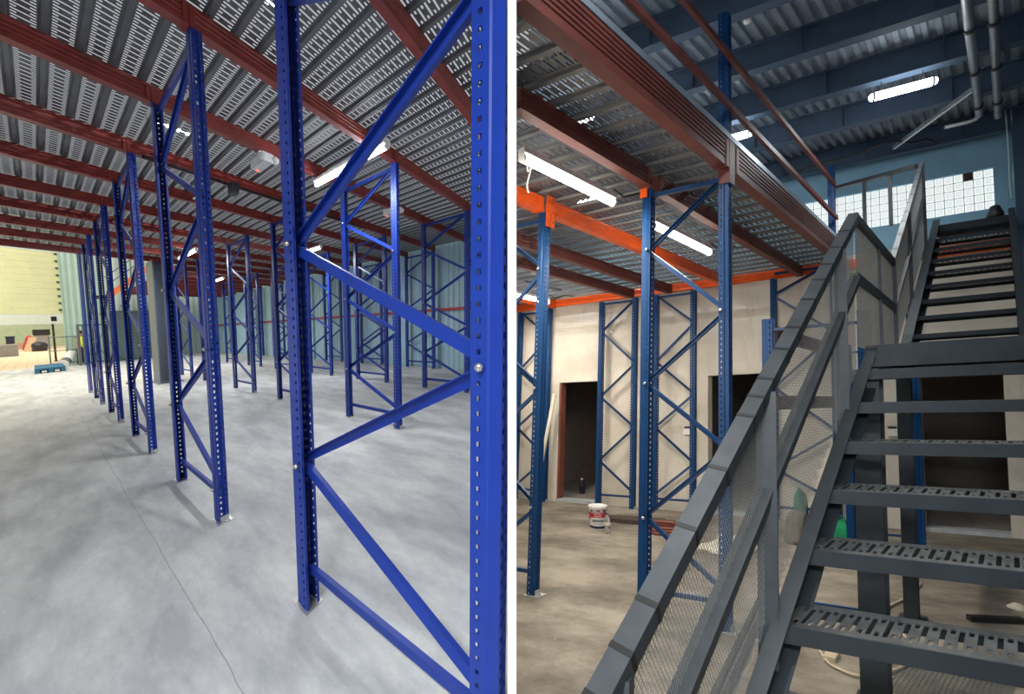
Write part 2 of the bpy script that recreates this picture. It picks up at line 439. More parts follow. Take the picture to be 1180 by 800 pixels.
# ================================================================== LEFT HALL
UB = lambda k: 3.52 + 3.075 * k            # near upright of frame k
UA = lambda k: UB(k) + 1.48
ROWS = [1.03, 3.98, 6.92, 9.85]
slab(LH, [(-4, -14, 0), (33.5, -14, 0), (33.5, 10.2, 0), (-4, 10.2, 0)], .15, 'floor', 'floorL')
proto = rack_frame(LH, (.375, 1.08), (1.93, 1.08), 'postL', 'blueL', 'blue perforated rack frame nearest the viewer, cut by the white partition edge', 'rack frames of the grey-floored hall', loc=None)
bigL = rack_frame(LH, (UB(0) - .06, 1.08), (UA(0) + .05, 1.08), 'postL', 'blueL', 'blue rack frame second from the viewer in the row nearest the joint line', 'rack frames of the grey-floored hall')
index_tree()
ROWNAME = ['in the row nearest the floor joint', 'in the second row from the joint', 'in the third row from the joint', 'in the row against the sheet wall']
for r, v in enumerate(ROWS):
    ks = {0: range(1, 4), 1: range(0, 5), 2: range(0, 6), 3: range(0, 7)}[r]
    for n, k in enumerate(ks):
        idx = n + 2 if r == 0 else n
        copy_tree(bigL, LH.P(UB(k) - .06, v + .05, 0), f'blue rack frame, {ORD[idx]} from the viewer {ROWNAME[r]}', 'rack frames of the grey-floored hall')
rack_frame(LH, (UB(4) - .06, 1.08), (UA(4) + .05, 1.08), 'postL', 'blueL', 'single blue rack upright ending the row nearest the floor joint, by the deck edge', 'rack frames of the grey-floored hall', only='b', levels=[.2], bolts=False, top=-5) if False else None
# last upright of the first row stands alone under the deck's end beam
t = thing('rack_upright', 'lone blue upright ending the first rack row under the deck edge', 'rack upright', LH.P(UB(4) - .06, 1.08, 0))
add_post(LH, (1, 0), (0, 1), (UB(4) - .06, 1.08), 3.6, 'postL', t)

# deck of the mezzanine: planks run down the hall
def deck(H, along, k0, k1, lim, z, m, name, pitch=.24):
    """Perforated planks; along 'u' or 'v'; lim(k) -> (start, end)."""
    mb = MB()
    sec = [(0, -.022), (.018, -.022), (.026, 0), (.214, 0), (.222, -.022), (.24, -.022)]
    for k in range(k0, k1):
        c0 = k * pitch; s, e = lim(c0)
        for (a, za), (b_, zb) in zip(sec[:-1], sec[1:]):
            q = [(s, c0 + a, z + za), (e, c0 + a, z + za), (e, c0 + b_, z + zb), (s, c0 + b_, z + zb)]
            if along == 'v': q = [(y, x, zz) for x, y, zz in q]
            q = clip_poly(H, q)
            if len(q) < 3: continue
            mb.face([H.P(*p) for p in q], [((p[1] if along == 'u' else p[0]) - c0, p[0] if along == 'u' else p[1]) for p in q])
    o = mb.build(name, m, fix=False)
    sol = o.modifiers.new('thick', 'SOLIDIFY'); sol.thickness = .0015; sol.offset = 1
    return struct(o)
deck(LH, 'u', -46, 13, lambda c: (-1.5, 16.95), 3.785, 'deckL', 'ceiling')
deck(LH, 'u', 13, 17, lambda c: (-1.5, 16.95), 3.785, 'deckL', 'ceiling')
deck(LH, 'u', 17, 42, lambda c: (-1.5, 32.5), 3.785, 'deckL', 'ceiling')

def deck_beam(H, along, c, s, e, z0, z1, m, label, w=.05, name='deck_beam', group=None, ridge=True, ends=None):
    if along == 'v': P = lambda q, a, z: H.P(c + a, q, z)
    else: P = lambda q, a, z: H.P(q, c + a, z)
    seg = clip_seg(H, P(s, 0, z0), P(e, 0, z0))
    if seg is None: return
    ax = H.V if along == 'v' else H.U
    s, e = [(q - P(0, 0, z0)).dot(ax) for q in seg]
    if e - s < .1: return
    h = z1 - z0; g = .006
    if ridge:
        n_ = 5 if h > .2 else 3; side_ = []
        for i in range(n_):
            zz = z0 + h * (.22 + .72 * i / n_); st = h * .72 / n_
            side_ += [(w, zz), (w - g, zz + st * .15), (w - g, zz + st * .45), (w, zz + st * .6)]
        side_ = [(w, z0)] + side_ + [(w - g * .5, z1)]
        sec = side_ + [(-a_, z_) for a_, z_ in side_[::-1]]
    else: sec = [(-w, z0), (w, z0), (w, z1), (-w, z1)]
    mb = MB(); mb.solid([[P(q, a, z) for a, z in sec] for q in (s, e)])
    t = thing(name, label, 'beam', P((s + e) / 2, 0, z0), group)
    part(mb, 'beam_body', m, t)
    for q in (ends if ends is not None else (s, e)):
        if not (s - .01 <= q <= e + .01): continue
        mb = MB(); d = .045
        lo, hi = max(s, q - d) + .001, min(e, q + d) - .001
        mb.solid([[P(qq, a, z) for a, z in ((-w - .008, z0 - .006), (w + .008, z0 - .006), (w + .008, z1 - .02), (-w - .008, z1 - .02))] for qq in (lo, hi)])
        part(mb, 'end_connector', m, t)
    return t
def in_frame(H, p, half):
    d = p - CAM; z = -d.dot(BACK)
    if z < .05: return False
    x = 590 + 520 * d.dot(RIGHT) / z; y = 447 - 520 * d.dot(UP) / z
    return (0 < x < 585 if half < 0 else 595 < x < 1180) and 0 < y < 800
stations = []
for k in range(-1, 10): stations += [UB(k), UA(k)]
BAYS = [(-9.5, 1.028, 'on the open side of the first rack row'), (1.032, 3.978, 'between the first and second rack rows'), (3.982, 6.918, 'between the second and third rack rows'), (6.922, 10.0, 'between the third rack row and the sheet wall')]
ORDX = ORD + ['fifteenth', 'sixteenth', 'seventeenth', 'eighteenth', 'nineteenth', 'twentieth']
for j, (s_, e_, nm) in enumerate(BAYS):
    n = 0
    for i, u in enumerate(stations[:20]):
        if j < 2 and u > 17: continue
        seen = any(in_frame(LH, LH.P(u, s_ + (e_ - s_) * q / 20, 3.61), -1) for q in range(21))
        if seen: lab = f'dark red deck beam, {ORDX[n]} from the viewer {nm}'; n += 1
        else: lab = f'dark red deck beam above the viewer\'s head {nm}'
        deck_beam(LH, 'v', u, s_, e_, 3.605, 3.755, 'redL', lab, .05, group='red beams under the deck')

# sheet wall on the far side, with its red girt
def corrugated(H, along, c, s, e, z0, z1, m, name, pitch=.25, amp=.03, sgn=1):
    pts = []; q = s
    while q < e - 1e-6:
        for f, a in ((0, 0), (.35, 0), (.5, amp), (.85, amp)):
            if q + f * pitch <= e: pts.append((q + f * pitch, a * sgn))
        q += pitch
    pts.append((e, 0))
    P = (lambda q, a, z: H.P(q, c + a, z)) if along == 'u' else (lambda q, a, z: H.P(c + a, q, z))
    mb = MB(); mb.solid([[P(q, a, z) for q, a in pts] for z in (z0, z1)], close=False, caps=False)
    o = mb.build(name, m, fix=False); sol = o.modifiers.new('t', 'SOLIDIFY'); sol.thickness = .004; sol.offset = 0
    return o
struct(corrugated(LH, 'u', 10.12, 3.5, 33.4, 0, 4.6, 'wallside', 'wall_right'))
mb = MB(); mb.box(LH, (3.6, 10.04, 1.78), (33.3, 10.09, 1.86)); tag(mb.build('wall_girt', 'red'), 'thin dark red girt along the blue-grey sheet wall', 'girt')
for u in (22.6, 27.6):
    t = thing('wall_stanchion', 'dark grey steel stanchion against the sheet wall, ' + ('nearer one' if u < 25 else 'farther one'), 'column', LH.P(u, 9.9, 0))
    mb = MB(); mb.box(LH, (u - .14, 9.78, 0), (u + .14, 9.80, 3.6)); mb.box(LH, (u - .14, 9.98, 0), (u + .14, 10.0, 3.6)); mb.box(LH, (u - .012, 9.80, 0), (u + .012, 9.98, 3.6)); part(mb, 'column_body', 'tealdark', t)
    mb = MB(); mb.box(LH, (u - .2, 9.74, 0), (u + .2, 10.03, .015)); part(mb, 'base_plate', 'tealdark', t)
# H column
t = thing('steel_column', 'grey blue steel column standing behind the first rack row', 'column', LH.P(15.9, 3.1, 0))
mb = MB(); mb.box(LH, (15.3, 2.86, 0), (16.35, 2.90, 3.6)); mb.box(LH, (15.3, 3.44, 0), (16.35, 3.48, 3.6)); mb.box(LH, (15.80, 2.90, 0), (15.86, 3.44, 3.6)); part(mb, 'column_body', 'column', t)
mb = MB(); mb.box(LH, (15.1, 2.75, 0), (16.5, 3.55, .02)); part(mb, 'base_plate', 'column', t)

# tube lamps
def tube_lamp(H, a, b, label, watts, group=None, glow='tube', body='white', w=.09, light=True, name='tube_lamp', col=(1, .95, .86)):
    pa, pb = H.P(*a), H.P(*b); d = (pb - pa).normalized(); mid = (pa + pb) / 2
    t = thing(name, label, 'lamp', mid, group)
    up = H.T; side = d.cross(up).normalized(); up = side.cross(d)
    if up.dot(H.T) < 0: up = -up
    mb = MB(); sec = [(-w / 2, .03), (w / 2, .03), (w / 2 * .8, .075), (-w / 2 * .8, .075)]
    mb.solid([[p + side * x + up * y for x, y in sec] for p in (pa, pb)]); part(mb, 'housing', body, t)
    mb = MB(); mb.tube([pa + d * .02, pb - d * .02], .03, 10); part(mb, 'glowing_tube', glow, t)
    for p, s_ in ((pa, 1), (pb, -1)):
        mb = MB(); mb.tube([p - d * .004 * s_, p + d * .02 * s_], .034, 10); part(mb, 'end_cap', body, t)
    if light:
        ld = bpy.data.lights.new('lamp_light', 'AREA'); ld.shape = 'RECTANGLE'; ld.size = (pb - pa).length * .95; ld.size_y = .07; ld.energy = watts; ld.color = col
        lo = bpy.data.objects.new('lamp_light', ld); COL.objects.link(lo); lo.location = -up * .04
        R_ = Matrix((d, up.cross(d) , up)).transposed(); lo.rotation_euler = R_.to_euler(); lo.parent = t
    return t
cool = (.95, .98, 1)
for i, (u, v) in enumerate([(3.13, 3.41), (12.12, 3.41)]):
    tube_lamp(LH, (u, v, 3.51), (u + 1.92, v, 3.51), f'lit tube lamp under the deck, {["beside the second rack row, nearest", "beside the second rack row, farther down"][i]}', 72, 'tube lamps of the grey-floored hall', 'tubeL', col=cool)
for i, u in enumerate((8.92, 17.8, 26.2)):
    tube_lamp(LH, (u, 6.14, 3.51), (u + 1.45, 6.14, 3.51), f'lit tube lamp under the deck, {ORD[i]} from the viewer beside the third rack row', 80, 'tube lamps of the grey-floored hall', 'tubeL', col=cool)
tube_lamp(LH, (-.4, -1.5, 3.51), (1.1, -1.5, 3.51), 'lit tube lamp under the deck over the open aisle by the viewer', 175, 'tube lamps of the grey-floored hall', 'tubeL', col=cool)  # added unseen lamp: brightens the partition end and the near floor
for i, (u, v) in enumerate([(5.1, 2.1), (10.2, 2.0)]):
    tube_lamp(LH, (u, v, 5.5), (u, v + .9, 5.5), f'lit tube lamp above the deck, glaring through its slots, {["nearer", "farther"][i]} one', 80, 'lamps above the deck', 'tubeL', col=cool)

tube_lamp(LH, (1.3, -4.3, 3.51), (2.8, -4.3, 3.51), 'lit tube lamp under the deck far out over the open aisle', 210, 'tube lamps of the grey-floored hall', 'tubeL', col=cool)  # another lamp added behind the viewer to lift the near floor
# small devices under the deck
def exit_light(u, v, label):
    t = thing('emergency_light', label, 'emergency light', LH.P(u, v, 3.6))
    mb = MB(); sec = [(-.07, 3.50), (.07, 3.50), (.085, 3.53), (.085, 3.60), (-.085, 3.60), (-.085, 3.53)]
    mb.solid([[LH.P(q, v + a, z) for a, z in sec] for q in (u - .24, u + .24)]); part(mb, 'housing', 'white', t)
    mb = MB(); mb.lathe(LH.P(u + .18, v, 3.49), [(.001, 0), (.015, 0), (.015, .012), (.001, .012)], 8, LH.T); part(mb, 'indicator', 'redled', t)
    for dv in (-.1, .1):
        mb = MB(); mb.lathe(LH.P(u - .22, v + dv, 3.50), [(.02, 0), (.05, .03), (.055, .06), (.03, .09)], 12, LH.T); part(mb, 'lamp_head', 'white', t)
exit_light(5.15, 2.44, 'grey emergency light with red indicator under the nearest red beams')
exit_light(4.92, 5.5, 'white emergency light with red indicator beyond the second rack row')
t = thing('cable_conduit', 'black conduit with hanging junction box along a red beam', 'conduit', LH.P(6.5, 2.4, 3.58))
mb = MB(); mb.tube([LH.P(6.5, q, 3.585) for q in (1.2, 2, 3, 4, 5, 6)], .02, 8); part(mb, 'conduit', 'dark', t)
mb = MB(); mb.box(LH, (6.25, 2.38, 3.42), (6.45, 2.5, 3.56)); part(mb, 'junction_box', 'dark', t)

# far end of the hall: gable wall with the roller door, the yard outside
E_ = 33.5
def wall_poly(H, u, v0, v1, z0, z1, m, name, th=.2): 
    mb = MB(); mb.box(H, (u, v0, z0), (u + th, v1, z1)); return struct(mb.build(name, m))
struct(corrugated(LH, 'v', E_, 1.34, 3.4, 0, 7.5, 'mint', 'wall_end', .3, -.03))
struct(corrugated(LH, 'v', E_ - .02, 3.4, 10.1, 0, 7.5, 'palewall', 'wall_end', .4, -.03))
wall_poly(LH, E_, -14, 1.34, 5.88, 7.5, 'palewall', 'wall_gable')
t = thing('roller_door', 'huge pale yellow roller door, raised above the yard opening', 'roller door', LH.P(E_, -3, 2.2))
mb = MB(); z = 2.72
while z < 5.86:
    mb.box(LH, (E_ - .02, -12, z), (E_ + .04, 1.27, min(5.86, z + .32))); z += .325
part(mb, 'door_curtain', 'yellow', t)
mb = MB(); mb.box(LH, (E_ - .06, -12, 2.2), (E_ + .08, 1.29, 2.70)); part(mb, 'bottom_bar', 'doorbar', t)
mb = MB(); mb.box(LH, (E_ - .075, .75, 2.34), (E_ - .055, 1.0, 2.58)); part(mb, 'label_plate', 'dark', t)
mb = MB(); mb.box(LH, (E_ - .1, 1.27, 0), (E_ + .1, 1.34, 5.9)); part(mb, 'guide_rail', 'mint', t)
for q in range(9):
    mb = MB(); mb.box(LH, (E_ - .14, 1.14, 2.9 + q * .36), (E_ - .02, 1.27, 2.96 + q * .36)); part(mb, 'guide_clip', 'dark', t)
for a in range(6):
    for b_ in range(2):
        mb = MB(); mb.lathe(LH.P(E_ - .03, .16 - b_ * .98 - a * .02, 3.0 + a * .5), [(.001, 0), (.035, 0), (.025, .02), (.001, .025)], 8, -LH.U); part(mb, 'rivet', 'white', t)
slab(LH, [(33.5, -40, -.01), (140, -40, -.01), (140, 12, -.01), (33.5, 12, -.01)], .1, 'floor_yard', 'yardfloor')
mb = MB(); mb.box(LH, (118, -50, 0), (118.4, 8, 9)); struct(mb.build('wall_yard', 'yardwall'))
mb = MB(); mb.box(LH, (100, -40, 0), (100.4, 1.2, .9)); tag(mb.build('brick_wall', 'brickwall'), 'low brick wall across the yard outside the roller door', 'wall')
def crate(u0, v0, u1, v1, h, m, name, label, cat, lid=None, top=None):
    t = thing(name, label, cat, LH.P((u0 + u1) / 2, (v0 + v1) / 2, 0))
    mb = MB(); b_ = .06
    mb.solid([[LH.P(u0 + q, v0 + q, z), LH.P(u1 - q, v0 + q, z), LH.P(u1 - q, v1 - q, z), LH.P(u0 + q, v1 - q, z)] for q, z in ((0, 0), (0, h - b_), (b_, h))]); part(mb, 'body', m, t)
    if lid:
        mb = MB(); mb.box(LH, (u0 - .1, v0 - .1, h), (u1 + .1, v1 + .1, h + top)); part(mb, 'cap', lid, t)
    return t
crate(60, -3.4, 63, -1.3, 1.05, 'stone', 'concrete_block', 'grey concrete block in the yard, carrying a small blue box', 'block')
mb = MB(); mb.box(LH, (60.6, -2.05, 1.08), (61.4, -1.45, 1.75)); mb.box(LH, (60.55, -2.1, 1.66), (61.45, -1.40, 1.76)); tag(mb.build('plastic_box', 'navy'), 'small blue box standing on the grey concrete block in the yard', 'box')
crate(86, -.1, 90, 1.6, 1.9, 'stone', 'site_cabinet', 'grey site cabinet with a dark overhanging top in the yard', 'cabinet', 'dark', .7)
t = thing('plank_bundle', 'timber planks leaning at an angle in the yard by the red bag', 'planks', LH.P(78, -1, 0))
for i in range(4):
    mb = MB(); mb.bar(LH.P(78, -1.1 + i * .2, 0), LH.P(80, -.5 + i * .2, 1.6), .16, .05, LH.V); part(mb, 'plank', 'card', t)
def lump(H, c, rx, ry, rz, m, name, label, cat, seed=1, n=14, rough=.25, extra=None):
    """A soft sagging bag: rough rounded heap resting on the floor."""
    rnd = random.Random(seed); mb = MB(); rings = []
    c0 = H.P(*c); ex = H.U; ey = H.N.cross(H.U); ph = [rnd.random() * 6 for _ in range(6)]
    for i in range(9):
        f = i / 8; zz = f * rz; pr = max(.03, (1 - (f ** 2.2)) ** .5) * (.86 + .14 * math.sin(f * 5 + ph[0]))
        if i == 0: pr *= .93
        rings.append([c0 + H.N * zz + (ex * math.cos(2 * math.pi * k / n) * rx + ey * math.sin(2 * math.pi * k / n) * ry) * pr * (1 + rough * (math.sin(3 * 2 * math.pi * k / n + ph[1] + f * 2) * .5 + math.sin(5 * 2 * math.pi * k / n + ph[2] - f * 3) * .3)) for k in range(n)])
    mb.solid(rings, sm=True); o = mb.build(name, m, origin=c0); return tag(o, label, cat)
lump(LH, (84, -.45, 0), .9, .7, 1.9, 'red', 'tool_bag', 'red bag standing against the leaning planks in the yard', 'bag', 3)
lump(LH, (75.0, .35, 0), 1.2, .9, 1.1, 'dark', 'rubbish_bag', 'black rubbish bag beside the leaning planks in the yard', 'bag', 5)
t = thing('gate_post', 'dark post standing in the doorway behind the thin railing', 'post', LH.P(40, .97, 0))
mb = MB(); mb.box(LH, (40, .9, 0), (40.2, 1.02, 3.2)); part(mb, 'post_body', 'dark', t); mb = MB(); mb.box(LH, (39.9, .84, 0), (40.3, 1.08, .03)); part(mb, 'base_plate', 'dark', t)
# thin railing across the opening
t = thing('door_railing', 'thin grey pipe railing across the right end of the roller door', 'railing', LH.P(33, 1.0, 0))
for v in (.55, 1.75):
    mb = MB(); mb.tube([LH.P(33.0, v, 0), LH.P(33.0, v, 1.52)], .03, 8); part(mb, 'post', 'cagegrey', t)
for z in (.15, .8, 1.5):
    mb = MB(); mb.tube([LH.P(33.0, .55, z), LH.P(33.0, 2.05, z)], .022, 8); part(mb, 'rail', 'cagegrey', t)
# cage
t = thing('wire_cage_gate', 'grey framed gate with cross braces beside the mint wall', 'gate', LH.P(31.5, 1.9, 0))
for v in (1.78, 2.02, 3.1):
    mb = MB(); mb.bar(LH.P(31.2, v, 0), LH.P(31.2, v, 2.1), .09, .09, LH.V); part(mb, 'post', 'cagegrey', t)
for z in (.12, 2.06):
    mb = MB(); mb.bar(LH.P(31.2, 1.78, z), LH.P(31.2, 3.1, z), .08, .08, LH.T); part(mb, 'rail', 'cagegrey', t)
mb = MB(); mb.bar(LH.P(31.2, 2.02, .2), LH.P(31.2, 3.1, 1.9), .05, .04, LH.U); part(mb, 'brace', 'cagegrey', t)
mb = MB(); mb.bar(LH.P(31.26, 2.02, 1.9), LH.P(31.26, 3.1, .2), .05, .04, LH.U); part(mb, 'brace', 'cagegrey', t)
# rolled sheeting against the wall foot
t = thing('sheet_roll', 'grey and white rolled sheeting leaning at the foot of the mint wall', 'roll', LH.P(32.2, 1.25, 0))
mb = MB(); mb.tube([LH.P(32.0, 1.08, .12), LH.P(32.6, 1.5, .62)], .2, 12); part(mb, 'roll_body', 'white', t)
mb = MB(); mb.tube([LH.P(32.04, 1.11, .16), LH.P(32.2, 1.22, .29)], .21, 12); part(mb, 'strap', 'greyp', t)
# blue pallet lying flat
t = thing('plastic_pallet', 'blue plastic pallet lying flat on the floor before the roller door', 'pallet', LH.P(29, .4, 0))
mb = MB(); mb.box(LH, (27.6, -.12, .15), (31.4, .98, .22)); part(mb, 'top_deck', 'palletblue', t)
for v in (-.12, .36, .80):
    mb = MB(); mb.box(LH, (27.6, v, 0), (31.4, v + .18, .15)); part(mb, 'runner', 'palletblue', t)
mb = MB(); mb.box(LH, (27.62, .12, .03), (27.7, .30, .11)); mb.box(LH, (27.62, .58, .03), (27.7, .76, .11)); part(mb, 'front_strip', 'white', t)
# dark service panels and steel stair far behind the first row
t = thing('service_cabinet', 'dark green grey service cabinets far behind the first rack row', 'cabinet', LH.P(32.5, 5, 0))
for i, (v0, v1) in enumerate(((3.5, 4.5), (4.55, 5.5), (5.55, 6.6), (6.65, 7.6))):
    mb = MB(); mb.box(LH, (32.3, v0, .05), (33.2, v1, 2.85)); p_ = part(mb, 'cabinet_body', 'tealdark', t)
    mb = MB(); mb.box(LH, (32.26, v0 + .06, .2), (32.3, v1 - .06, 2.7)); part(mb, 'door', 'tealdark', p_)
    mb = MB(); mb.box(LH, (32.23, v1 - .2, 1.3), (32.26, v1 - .16, 1.6)); part(mb, 'handle', 'bolt', p_)
t = thing('orange_staircase', 'distant steel stair with an orange stringer and thin handrails', 'staircase', LH.P(29.5, 3.4, 0))
sa, sb = (30, 3.25, 3.55), (30, 5.5, 5.25)
for du in (0, 1.0):
    mb = MB(); mb.bar(LH.P(30 + du, 3.25, 3.5), LH.P(30 + du, 5.6, 5.3), .06, .26, LH.U); part(mb, 'stringer', 'orangeL', t)
for i in range(9):
    f = (i + .5) / 9; mb = MB(); v = 3.25 + 2.3 * f; z = 3.52 + 1.76 * f
    mb.box(LH, (30.03, v - .13, z), (30.97, v + .13, z + .04)); part(mb, 'tread', 'dark', t)
for h in (.55, 1.0):
    mb = MB(); mb.tube([LH.P(30, 3.25, 3.55 + h), LH.P(30, 5.6, 5.35 + h)], .025, 8); part(mb, 'handrail', 'cagegrey', t)
for f in (.05, .5, .95):
    mb = MB(); mb.tube([LH.P(30, 3.25 + 2.35 * f, 3.6 + 1.8 * f), LH.P(30, 3.25 + 2.35 * f, 4.55 + 1.8 * f)], .025, 8); part(mb, 'baluster', 'cagegrey', t)
mb = MB(); mb.box(LH, (29.8, 2.5, 3.4), (31.2, 3.2, 3.5)); part(mb, 'landing', 'dark', t)
for v in (2.6, 3.1):
    mb = MB(); mb.bar(LH.P(30, v, 0), LH.P(30, v, 3.4), .1, .1, LH.U); part(mb, 'post', 'tealdark', t)

# a worker in a hi-vis vest far off by the gate
def skin_body(name, verts, edges, radii, m, parent, root=0, sub=2):
    me = bpy.data.meshes.new(name); me.from_pydata([tuple(v) for v in verts], edges, []); me.materials.append(M[m])
    o = bpy.data.objects.new(name, me); COL.objects.link(o); o.parent = parent
    mo = o.modifiers.new('skin', 'SKIN'); mo.use_smooth_shade = True
    for i, r in enumerate(radii): me.skin_vertices[0].data[i].radius = (r, r)
    me.skin_vertices[0].data[root].use_root = True
    s_ = o.modifiers.new('sub', 'SUBSURF'); s_.levels = sub; s_.render_levels = sub
    return o
PB = LH.P(32.6, 2.1, 0)
t = thing('person', 'person in a yellow hi-vis vest and dark trousers standing by the gate', 'person', PB)
fx = -LH.U; fx = (fx - LH.N * fx.dot(LH.N)).normalized(); sx = LH.N.cross(fx)
def bp(s_, f_, z_): return sx * s_ + fx * f_ + LH.N * z_
vs, es, rs = [], [], []
def chain(start, pts):
    prev = start
    for (p, r) in pts:
        vs.append(bp(*p)); rs.append(r); i = len(vs) - 1
        if prev is not None: es.append((prev, i))
        prev = i
    return prev
pel = chain(None, [((0, 0, .95), .14)])
ch = chain(pel, [((0, .01, 1.12), .125), ((0, 0, 1.32), .15)])
nk = chain(ch, [((0, 0, 1.47), .06), ((0, .015, 1.54), .055), ((0, .02, 1.62), .085), ((0, .015, 1.71), .08)])
for sg in (-1, 1):
    chain(pel, [((sg * .10, 0, .88), .095), ((sg * .11, .02, .50), .065), ((sg * .11, -.01, .10), .045), ((sg * .115, .12, .04), .04)])
    h = chain(ch, [((sg * .17, 0, 1.40), .065), ((sg * .23, -.02, 1.12), .045), ((sg * .22, .10, .90), .033), ((sg * .21, .13, .84), .026)])
    for j in range(4): chain(h, [((sg * (.195 + j * .014), .145, .79), .009), ((sg * (.195 + j * .013), .15, .745 - .006 * (j in (1, 2))), .008)])
    chain(h, [((sg * .185, .165, .82), .010), ((sg * .178, .18, .79), .008)])
skin_body('body', vs, es, rs, 'skin', t)
def wrap(name, m, rings):
    mb = MB(); mb.solid([[PB + bp(cx + math.cos(a) * rx, cy + math.sin(a) * ry, z) for a in [2 * math.pi * k / 16 for k in range(16)]] for cx, cy, z, rx, ry in rings], sm=True); part(mb, name, m, t)
wrap('vest', 'hivis', [(0, 0, .92, .185, .15), (0, 0, 1.1, .18, .145), (0, 0, 1.3, .20, .155), (0, 0, 1.42, .17, .12), (0, 0, 1.47, .09, .08)])
for sg in (-1, 1):
    wrap('trouser_leg', 'navycloth', [(sg * .115, .0, .07, .07, .08), (sg * .11, .01, .5, .085, .09), (sg * .095, 0, .9, .11, .13), (sg * .07, 0, .97, .11, .14)])
    wrap('boot', 'dark', [(sg * .115, .04, 0, .06, .14), (sg * .115, .04, .06, .058, .135), (sg * .115, 0, .12, .06, .07)])
wrap('hair', 'hair', [(0, .0, 1.64, .098, .10), (0, -.005, 1.72, .10, .105), (0, -.005, 1.78, .075, .08), (0, 0, 1.81, .02, .02)])

# ================================================================== RIGHT HALL
WU = 8.45                                     # back wall
slab(RH, [(-2, -1.25, 0), (WU, -1.25, 0), (WU, 12, 0), (-2, 12, 0)], .15, 'floor', 'floorR')
slab(RH, [(WU, -1, 0), (13, -1, 0), (13, 8, 0), (WU, 8, 0)], .15, 'floor_back', 'darkroom')
slab(RH, [(-2, -6, 0), (2.5, -6, 0), (2.5, -.2, 0), (-2, -.2, 0)], .15, 'floor', 'floorR') if False else None
# back wall around its door openings
def wpanel(v0, v1, z0, z1):
    mb = MB()
    for u in (WU, WU + .15):
        mb.face([RH.P(u, v0, z0), RH.P(u, v1, z0), RH.P(u, v1, z1), RH.P(u, v0, z1)], [(v0, z0), (v1, z0), (v1, z1), (v0, z1)])
    for a, b_ in (((v0, z0), (v1, z0)), ((v1, z0), (v1, z1)), ((v1, z1), (v0, z1)), ((v0, z1), (v0, z0))):
        mb.face([RH.P(WU, *a), RH.P(WU, *b_), RH.P(WU + .15, *b_), RH.P(WU + .15, *a)], [a, b_, b_, a])
    return mb
ZD = 2.19
mbs = MB()
for (v0, v1, z0, z1) in ((6.07, 7.35, 0, 3.86), (3.5, 5.27, 0, 3.86), (.87, 2.66, 0, 3.86), (-1.25, .06, 0, 3.86), (5.27, 6.07, ZD, 3.86), (2.66, 3.5, ZD, 3.86), (.06, .87, 2.07, 3.86)):
    q = wpanel(v0, v1, z0, z1); off = len(mbs.v); mbs.v += q.v; mbs.f += [tuple(i + off for i in f) for f in q.f]; mbs.uv += q.uv; mbs.smooth += q.smooth
struct(mbs.build('wall_back', 'plaster'))
for i, (v0, v1) in enumerate(((5.27, 6.07), (2.66, 3.5), (.06, .87))):
    mb = MB(); mb.box(RH, (WU - .02, v0, 0), (WU + .17, v1, .05)); struct(mb.build(f'trim_{i + 1}', 'mortar'))
mb = MB(); mb.box(RH, (WU + .01, 6.03, .05), (WU + .14, 6.065, 2.18)); struct(mb.build('trim_4', 'hose'))
# rooms behind the openings
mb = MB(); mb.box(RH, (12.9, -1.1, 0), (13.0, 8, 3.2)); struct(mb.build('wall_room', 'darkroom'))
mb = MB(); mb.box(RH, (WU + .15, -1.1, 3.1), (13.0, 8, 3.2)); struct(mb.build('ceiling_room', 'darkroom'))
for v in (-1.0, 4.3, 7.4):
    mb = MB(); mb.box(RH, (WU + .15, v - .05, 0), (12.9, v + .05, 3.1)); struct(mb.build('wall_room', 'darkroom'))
# upper blue wall around the glass-block strip
GB = (.05, 2.24, 4.22, 4.77)
mbs = MB()
for (v0, v1, z0, z1) in ((-1.25, 8.5, 3.86, GB[2]), (-1.25, 8.5, GB[3], 6.0), (-1.25, GB[0], GB[2], GB[3]), (GB[1], 8.5, GB[2], GB[3])):
    pts = [RH.P(WU, v0, z0), RH.P(WU, v1, z0)]
    v1c = min(v1, 7.35)
    mbs.box(RH, (WU, v0, z0), (WU + .15, v1c, z1))
struct(mbs.build('wall_upper', 'bluewall'))
wn = bpy.data.objects.new('window_1', None); COL.objects.link(wn); wn.location = RH.P(WU, 1.15, 4.5); wn['kind'] = 'structure'; register(wn)
mb = MB(); nx, nz = 22, 5; du = (GB[1] - GB[0]) / nx; dz = (GB[3] - GB[2]) / nz; k_ = .0042
for i in range(nx):
    for j in range(nz):
        if (i, j) == (2, 4): continue
        v0, z0 = GB[0] + i * du, GB[2] + j * dz
        o_ = [(v0 + k_, z0 + k_), (v0 + du - k_, z0 + k_), (v0 + du - k_, z0 + dz - k_), (v0 + k_, z0 + dz - k_)]
        i_ = [(v0 + .016, z0 + .016), (v0 + du - .016, z0 + .016), (v0 + du - .016, z0 + dz - .016), (v0 + .016, z0 + dz - .016)]
        uvq = [(0, 0), (.1, 0), (.1, .1), (0, .1)]
        fr = [RH.P(WU + .02, *p) for p in i_]; bk = [RH.P(WU + .03, *p) for p in o_]
        mb.face(fr, uvq)
        for a in range(4): mb.face([bk[a], bk[(a + 1) % 4], fr[(a + 1) % 4], fr[a]], [uvq[a], uvq[(a + 1) % 4], uvq[(a + 1) % 4], uvq[a]])
part(mb, 'glass_block', 'glassblock', wn)
mb = MB(); mb.box(RH, (WU + .031, GB[0], GB[2]), (WU + .12, GB[1], GB[3])); part(mb, 'mortar_bed', 'mortar', wn)
